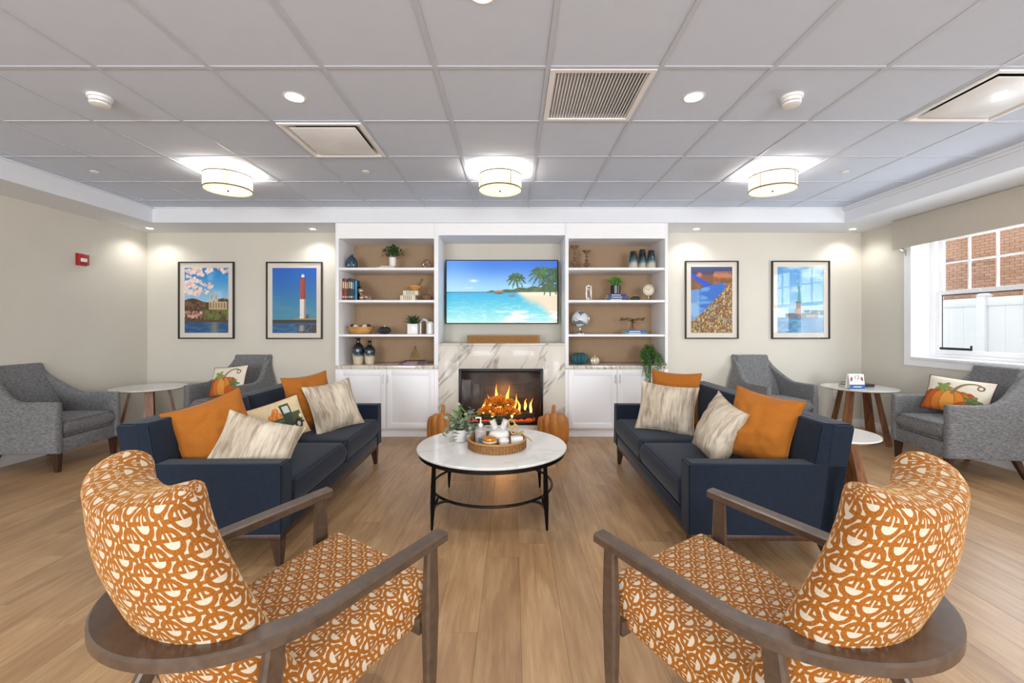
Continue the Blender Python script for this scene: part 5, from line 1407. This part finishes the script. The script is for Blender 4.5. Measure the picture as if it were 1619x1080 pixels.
for s in (-1, 1):
    for dy, dz in ((-.02, .092), (.02, .080)):
        m.tube([(0, dy, dz), (s*.06, dy, dz+.014), (s*.13, dy+.02, dz+.006)], [.006, .010, .006], 8, flat=.35); m.tube([(s*.10, dy, dz+.012), (s*.13, dy+.008, dz+.02)], .004, 6)
o = m.build('dragonfly', plain('aged_bronze', '7A5F3A', .4, .7), None, (PX(1000, YM), YM-.01, S3+.047)); o.scale = (1.15, 1.15, 1.4); tag(o, 'antique metal dragonfly ornament standing on blue books', 'ornament')
# ---- right counter
pumpkin(PX(916, YM), YM-.02, S4, .112, .142, 'tealmatte', 'large matte teal pumpkin on the right countertop', 'gold', 12, .028, squash=.2)
pumpkin(PX(938.5, YM), YM-.07, S4, .056, .095, plain('pearl_metal', 'DCD0BA', .3, .4), 'small champagne pumpkin beside the teal one', 'gold', 8, .028, squash=.2)
t = thing('trailing_plant', 'trailing green plant spilling over the right countertop edge', 'plant', (PX(1026, 5.2), 5.2, S4))
MB().lathe([(.055, 0), (.065, .01), (.07, .12), (.064, .122)], 28).build('pot', 'blackpot', t)
MB().lathe([(.06, .1224), (0, .126)], 20).build('soil', 'soil', t)
rr = random.Random(9); m = MB(); st = MB()
for i in range(62):
    a = rr.uniform(0, 2*math.pi); up = rr.uniform(.04, .13); out = rr.uniform(.05, .15)
    sx = math.cos(a)*out; sy = math.sin(a)*out*.8-.05
    front = sy < -.02
    drop = rr.uniform(.05, .30) if not front else rr.uniform(.1, .52)*(1 if abs(sx+.01) < .1 else .6)
    if sx > .10: sx = .10+(sx-.1)*.3
    pts = [Vector((0, 0, .12)), Vector((sx*.5, sy*.5, .12+up)), Vector((sx, sy, .10+up*.4))]
    zend = max(.01, .10-drop*.3) if not front else .10-drop
    yf = -.215-rr.uniform(0, .05) if front else sy
    if front: pts += [Vector((sx*1.05, yf, .03)), Vector((sx*1.05+rr.uniform(-.03, .03), yf, min(.0, zend)))]
    else: pts += [Vector((sx*1.05, sy, max(.01, zend)))]
    st.tube(pts, .0014, 4)
    for j in range(len(pts)-1):
        nseg = max(2, int((pts[j+1]-pts[j]).length/.016))
        for q in range(nseg):
            p = pts[j].lerp(pts[j+1], q/nseg)
            for _ in range(1):
                d = Vector((rr.uniform(-1, 1), rr.uniform(-1, .4), rr.uniform(-.9, .5))); m.leaf(p, d, rr.uniform(.018, .032), rr.uniform(.009, .013))
tag(m.build('foliage', 'leaf2', t), kind='stuff'); tag(st.build('vines', 'leaf', t), kind='stuff')
MT['rattan_dark'] = plain('dark_rattan', '8A5E30', .7, var=.3, nscale=80)
# ---- mantel basket
t = thing('rattan_tray', 'long low woven rattan tray on the fireplace mantel', 'tray', (PX(796, 5.2), 5.24, 1.1065))
Wt, Dt, Ht = .435, .12, .085
MB().box(-Wt+.01, Wt-.01, -Dt+.01, Dt-.01, .001, .008).build('base', 'rattan', t)
def rrect(w_, d_, r_, z):
    pts = []
    for cx, cy, a0 in ((w_-r_, -d_+r_, -90), (w_-r_, d_-r_, 0), (-w_+r_, d_-r_, 90), (-w_+r_, -d_+r_, 180)):
        for k in range(6): a = R(a0+18*k); pts.append((cx+r_*math.cos(a), cy+r_*math.sin(a), z))
    return pts
m = MB()
for k in range(9): m.tube(rrect(Wt-(.003 if k % 2 else 0), Dt, .04, .008+k*.0088), .0042, 5, True)
m.build('woven_wall', 'rattan', t)
m = MB(); m.tube(rrect(Wt, Dt, .04, Ht+.002), .0075, 8, True); m.build('rim', 'rattan', t)
m = MB()
for k in range(46):
    x = -Wt+.04+k*(2*Wt-.08)/45; m.box(x-.004, x+.004, -Dt-.0065, -Dt-.003, .006, Ht)
tag(m.build('stakes', 'rattan_dark', t), kind='stuff')

# ---- wooden pumpkins on the floor
def floor_pumpkin(px, y, label):
    t = thing('wooden_pumpkin', label, 'pumpkin', (PX(px, y), y, 0), 0, 'wooden pumpkins flanking the fireplace')
    H = .37
    for dx, w_, hh, dy in ((0, .066, 1, -.045), (-.068, .062, .97, -.03), (.068, .062, .97, -.03), (-.122, .052, .88, -.002), (.122, .052, .88, -.002)):
        prof = [(w_*max(0, 1-abs(2*q-1)**3.2)**(1/2.4), H*hh*q) for q in np.linspace(0, 1, 22)]
        MB().lathe([(max(0.0, r_), z_) for r_, z_ in prof], 24, (dx, dy, 0)).build('lobe', 'pumpwood', t)
    m = MB(); m.taper((.008, .0, H+.075), (0, .0, H-.02), .034, .048, bev=.008); m.build('stem', 'pumpwood', t)
floor_pumpkin(700, 4.72, 'stained wooden pumpkin on the floor left of the fireplace')
floor_pumpkin(874.5, 4.72, 'stained wooden pumpkin on the floor right of the fireplace')

# ---- coffee table things
ZT = .4515
tx, ty = PX(786, 3.04), 3.04
t = thing('round_tray', 'round woven rattan tray on the coffee table', 'tray', (tx, ty, ZT))
MB().lathe([(.195, .001), (.195, .007), (0, .007)], 48).build('base', 'rattan', t)
m = MB()
for k in range(6): m.tube([((.198-.002*(k % 2))*math.cos(a), (.198-.002*(k % 2))*math.sin(a), .009+k*.0082) for a in np.linspace(0, 2*math.pi, 64, endpoint=False)], .0042, 5, True)
m.build('woven_wall', 'rattan', t)
m = MB(); m.tube([(.2*math.cos(a), .2*math.sin(a), .061) for a in np.linspace(0, 2*math.pi, 64, endpoint=False)], .007, 8, True); m.build('rim', 'rattan', t)
m = MB()
for k in range(56):
    a = 2*math.pi*k/56; m.box(.2035, .207, -.0035, .0035, .004, .058, M=Matrix.Rotation(a, 4, 'Z'))
tag(m.build('stakes', 'rattan_dark', t), kind='stuff')
ZI = ZT+.0078
def P(px, y): return PX(px, y), y
# white vase with openings holding the mums
x, y = P(789, 3.13)
t = thing('flower_vase', 'white double-necked ceramic vase in the rattan tray', 'vase', (x, y, ZI))
MB().lathe(smoothp([(.03, 0), (.05, .006), (.074, .035), (.076, .06), (.062, .085), (.036, .102), (.02, .11), (0, .112)]), 36).build('body', 'ceramic', t)
for s in (-1, 1):
    MB().tube([(s*.022, 0, .085), (s*.034, 0, .12), (s*.05, 0, .165)], [.026, .022, .024], 16).build('neck', 'ceramic', t)
fb = thing('flower_bouquet', 'bouquet of burnt orange chrysanthemums in the white vase', 'flowers', (x, y, ZI+.166))
MT['petal'] = plain('burnt_orange_petal', 'F08A22', .6, var=.4, nscale=45)
MT['petal_dark'] = plain('rust_petal', 'B8480F', .6, var=.35, nscale=45)
rr = random.Random(21)
def bloom(cx, cy, cz, r):
    m = MB(); c = Vector((cx, cy, cz))
    for ring, (n, e0, k) in enumerate(((18, .0, 1.0), (18, .3, .97), (16, .6, .9), (14, .9, .78), (10, 1.2, .6))):
        for i in range(n):
            a = 2*math.pi*(i+.5*(ring % 2))/n+rr.uniform(-.1, .1); e = e0+rr.uniform(-.1, .15)
            d = Vector((math.cos(a)*math.cos(e), math.sin(a)*math.cos(e), math.sin(e))); m.leaf(c+d*r*.25, d, r*k*rr.uniform(.7, .85), r*.30, curl=-.25)
    b = m.build('bloom', 'petal', fb)
    q = MB(); q.lathe([(max(0, p), z) for p, z in [(r*.3*math.sin(a), r*.45-r*.28*math.cos(a)) for a in np.linspace(0, math.pi, 8)]], 12, c); q.build('flower_centre', 'petal_dark', b)
for c in ((-.0, -.03, .13, .072), (-.075, -.04, .065, .066), (.07, -.035, .06, .068), (.0, -.075, .055, .062), (-.055, .04, .11, .064), (.07, .04, .10, .064), (.115, .0, .045, .05), (-.115, .0, .05, .05), (.0, .07, .08, .06)): bloom(c[0], c[1], c[2], c[3])
m = MB()
for i in range(34):
    a = rr.uniform(0, 6.28); d = Vector((math.cos(a), math.sin(a), rr.uniform(-.25, .5))); m.leaf(Vector((math.cos(a)*.045, math.sin(a)*.045, .02+rr.uniform(0, .03))), d, .07, .03)
tag(m.build('leaves', 'leaf', fb), kind='stuff')
m = MB()
for i in range(9): a = 2*math.pi*i/9; m.tube([((.034 if i % 2 else -.034), 0, -.03), (math.cos(a)*.02, math.sin(a)*.02, .03), (math.cos(a)*.06, math.sin(a)*.05, .07)], .0022, 5)
m.build('stems', 'leaf', fb)
# soap / lotion bottle
x, y = P(760, 3.10)
t = thing('pump_bottle', 'clear pump bottle with white pump in the rattan tray', 'bottle', (x, y, ZI))

MT['frost'] = plain('frosted_mauve_bottle', 'B9AFAE', .15, var=.15, nscale=30, coat=.6)
MB().lathe(smoothp([(.034, 0), (.040, .006), (.040, .085), (.034, .102), (.014, .112), (.013, .122)], 4), 28).build('bottle', 'frost', t)
m = MB(); m.lathe([(.016, .1225), (.016, .142), (.006, .146), (.005, .175), (0, .175)], 16); m.tube([(0, 0, .176), (0, 0, .186), (-.0, -.01, .188), (-.032, -.0, .186), (-.036, 0, .178)], .006, 8); m.build('pump', 'plastic', t)
MT['label_blue'] = plain('blue_print', '3E86A8', .5)
MB().box(-.014, .012, -.0415, -.0405, .02, .05).build('label', 'label_blue', t)
# candle with gold lid
x, y = P(774, 2.985)
t = thing('jar_candle', 'low glass jar candle with orange gold lid at the front of the tray', 'candle', (x, y, ZI))
MB().lathe([(.046, 0), (.050, .004), (.050, .050), (.047, .054), (0, .054)], 36).build('jar', 'cream', t)
MB().lathe([(.0502, .028), (.0512, .030), (.0512, .040), (.0502, .042)], 36).build('gold_band', 'gold', t)
MT['orangelid'] = plain('orange_gold_lid', 'D58A26', .3, .4)
MB().lathe([(.050, .0545), (.051, .058), (.047, .072), (.03, .078), (0, .078)], 36).build('lid', 'orangelid', t)
x, y = P(797, 2.98)
o = MB().lathe(smoothp([(.022, 0), (.03, .02), (.036, .05), (.034, .06), (.03, .06), (.0, .03)]), 24).build('small_dish', 'ceramic', None, (x, y, ZI)); tag(o, 'tiny white dish beside the jar candle', 'dish')
x, y = P(817, 3.0)
o = MB().box(-.042, .042, -.03, .03, 0, .078, .008).build('marble_block', 'tabletop', None, (x, y, ZI)); tag(o, 'small white stone block at the right side of the tray', 'block'); o.rotation_euler = (0, 0, R(8))
# gold chain link ornament over the tray rim
m = MB()
for k, (cx, cz, tl) in enumerate(((.0, .075, 20), (.035, .042, 60), (-.018, .115, -25))):
    Mr = Matrix.Translation((cx-.05, 0, cz+.02)) @ Matrix.Rotation(R(tl), 4, 'Y') @ Matrix.Rotation(R(90 if k % 2 else 20), 4, 'Z')
    m.tube([(.022*math.cos(a), 0, .036*math.sin(a)) for a in np.linspace(0, 2*math.pi, 24, endpoint=False)], .0065, 8, True, M=Mr)
m.tube([(.025, 0, .05), (.06, 0, .03), (.08, 0, .006)], .006, 8)
x, y = P(824, 3.12)
tag(m.build('chain_ornament', plain('pale_gold_wood', 'C9AE72', .5), None, (x, y, ZI)), 'pale gold chain link ornament leaning at the right side of the tray', 'ornament')
# eucalyptus pot
x, y = P(727.5, 3.2)
t = thing('potted_plant', 'sage eucalyptus in a small white pot on the coffee table', 'plant', (x, y, ZT))
MB().lathe([(.042, 0), (.046, .004), (.050, .085), (.046, .088)], 32).build('pot', 'ceramic', t)
MB().lathe([(.045, .0884), (0, .094)], 20).build('soil', 'soil', t)
rr = random.Random(33); m = MB(); st = MB()
for i in range(46):
    a = rr.uniform(0, 6.28); ln = rr.uniform(.10, .20); e = rr.uniform(-.1, 1.2)
    d = Vector((math.cos(a)*math.cos(e)*1.05+.1, math.sin(a)*math.cos(e), math.sin(e))); pts = []
    for k in range(6): u = k/5; pts.append(Vector((0, 0, .09))+d*ln*u+Vector((0, 0, -.06*u*u*(1.3-e))))
    st.tube(pts, .0015, 4)
    for k in range(1, 6):
        for s in (-1, 1):
            dd = Vector((rr.uniform(-1, 1), rr.uniform(-1, 1), rr.uniform(-.2, .8))); m.leaf(pts[k], dd, rr.uniform(.024, .038), rr.uniform(.022, .032), curl=.1)
tag(m.build('foliage', 'euc', t), kind='stuff'); tag(st.build('stems', 'euc', t), kind='stuff')
m = MB()
for dx, dz, ln in ((.05, .19, .1), (.09, .16, .09), (.02, .15, .12)):
    m.leaf((dx, -.0, dz), (.9 if ln < .1 else -.5, 0, .6), ln, .02, curl=.4)
m.build('long_leaf', 'leaf2', t)

# ---- corner side table: books and a small tent card
sx, sy = 3.957, 4.93; zt = .6105
book(sx-.06, sy-.06, zt, .20, .14, .028, '3B3B40', 'lower charcoal book on the corner side table', False, 4, 'books on the corner side table')
book(sx-.055, sy-.055, zt+.0285, .185, .13, .026, '55555A', 'upper grey book on the corner side table', False, -3, 'books on the corner side table')
book(sx+.14, sy+.0, zt, .13, .10, .03, '2E2E33', 'short dark book at the right on the corner side table', False, 10, 'books on the corner side table')
t = thing('tent_card', 'small white card with red leaves and blue band on the corner side table', 'card', (PX(1356, 4.72), 4.72, zt+.0005))
cw, ch = .165, .17
Mt = Matrix.Rotation(R(-8), 4, 'X')
MB().box(-cw/2, cw/2, -.0015, .0015, .001, ch, M=Mt).build('front_sheet', 'plastic', t)
MB().box(-cw/2, cw/2, .055, .058, .001, ch-.01, M=Matrix.Translation((0, .02, 0)) @ Matrix.Rotation(R(12), 4, 'X')).build('rear_sheet', 'plastic', t)
MT['band_blue'] = plain('blue_band', '2A5C93', .5); MT['leafred'] = plain('maple_print', '8E4A3A', .6, var=.4, nscale=60)
MB().box(-cw/2, cw/2, -.0022, -.0016, .004, .055, M=Mt).build('blue_band', 'band_blue', t)
def text(body, size, loc, mat, parent, name, rx=82):
    c = bpy.data.curves.new(name, 'FONT'); c.body = body; c.size = size; c.align_x = 'CENTER'; c.extrude = .0002; c.materials.append(MT[mat])
    o_ = bpy.data.objects.new(name, c); COL.objects.link(o_); bpy.context.view_layer.update(); me = bpy.data.meshes.new_from_object(o_.evaluated_get(bpy.context.evaluated_depsgraph_get())); bpy.data.objects.remove(o_); o = bpy.data.objects.new(name, me); link(o, parent); o.location = loc; o.rotation_euler = (R(rx), 0, 0); return o
text('12', .062, (0, .0115, .112), 'leafred', t, 'number')
m = MB()
for i, (lx, lz) in enumerate(((-.055, .125), (.055, .125), (-.06, .105), (.06, .108))):
    for k in range(5): a = R(72*k+i*20); m.leaf((lx, -.0025, lz), (math.cos(a), 0, math.sin(a)), .02, .009, up=(0, 1, 0), curl=0)
m.build('printed_leaves', 'leafred', t, rot=(R(-8), 0, 0))
for k, wd in enumerate((.06, .08, .05)): MB().box(-wd/2, wd/2, -.0024, -.0017, .092-k*.012, .095-k*.012, M=Mt).build('print_line', 'steel', t)
MB().box(-.045, .045, -.0028, -.0023, .026, .034, M=Mt).build('print_line', 'plastic', t)
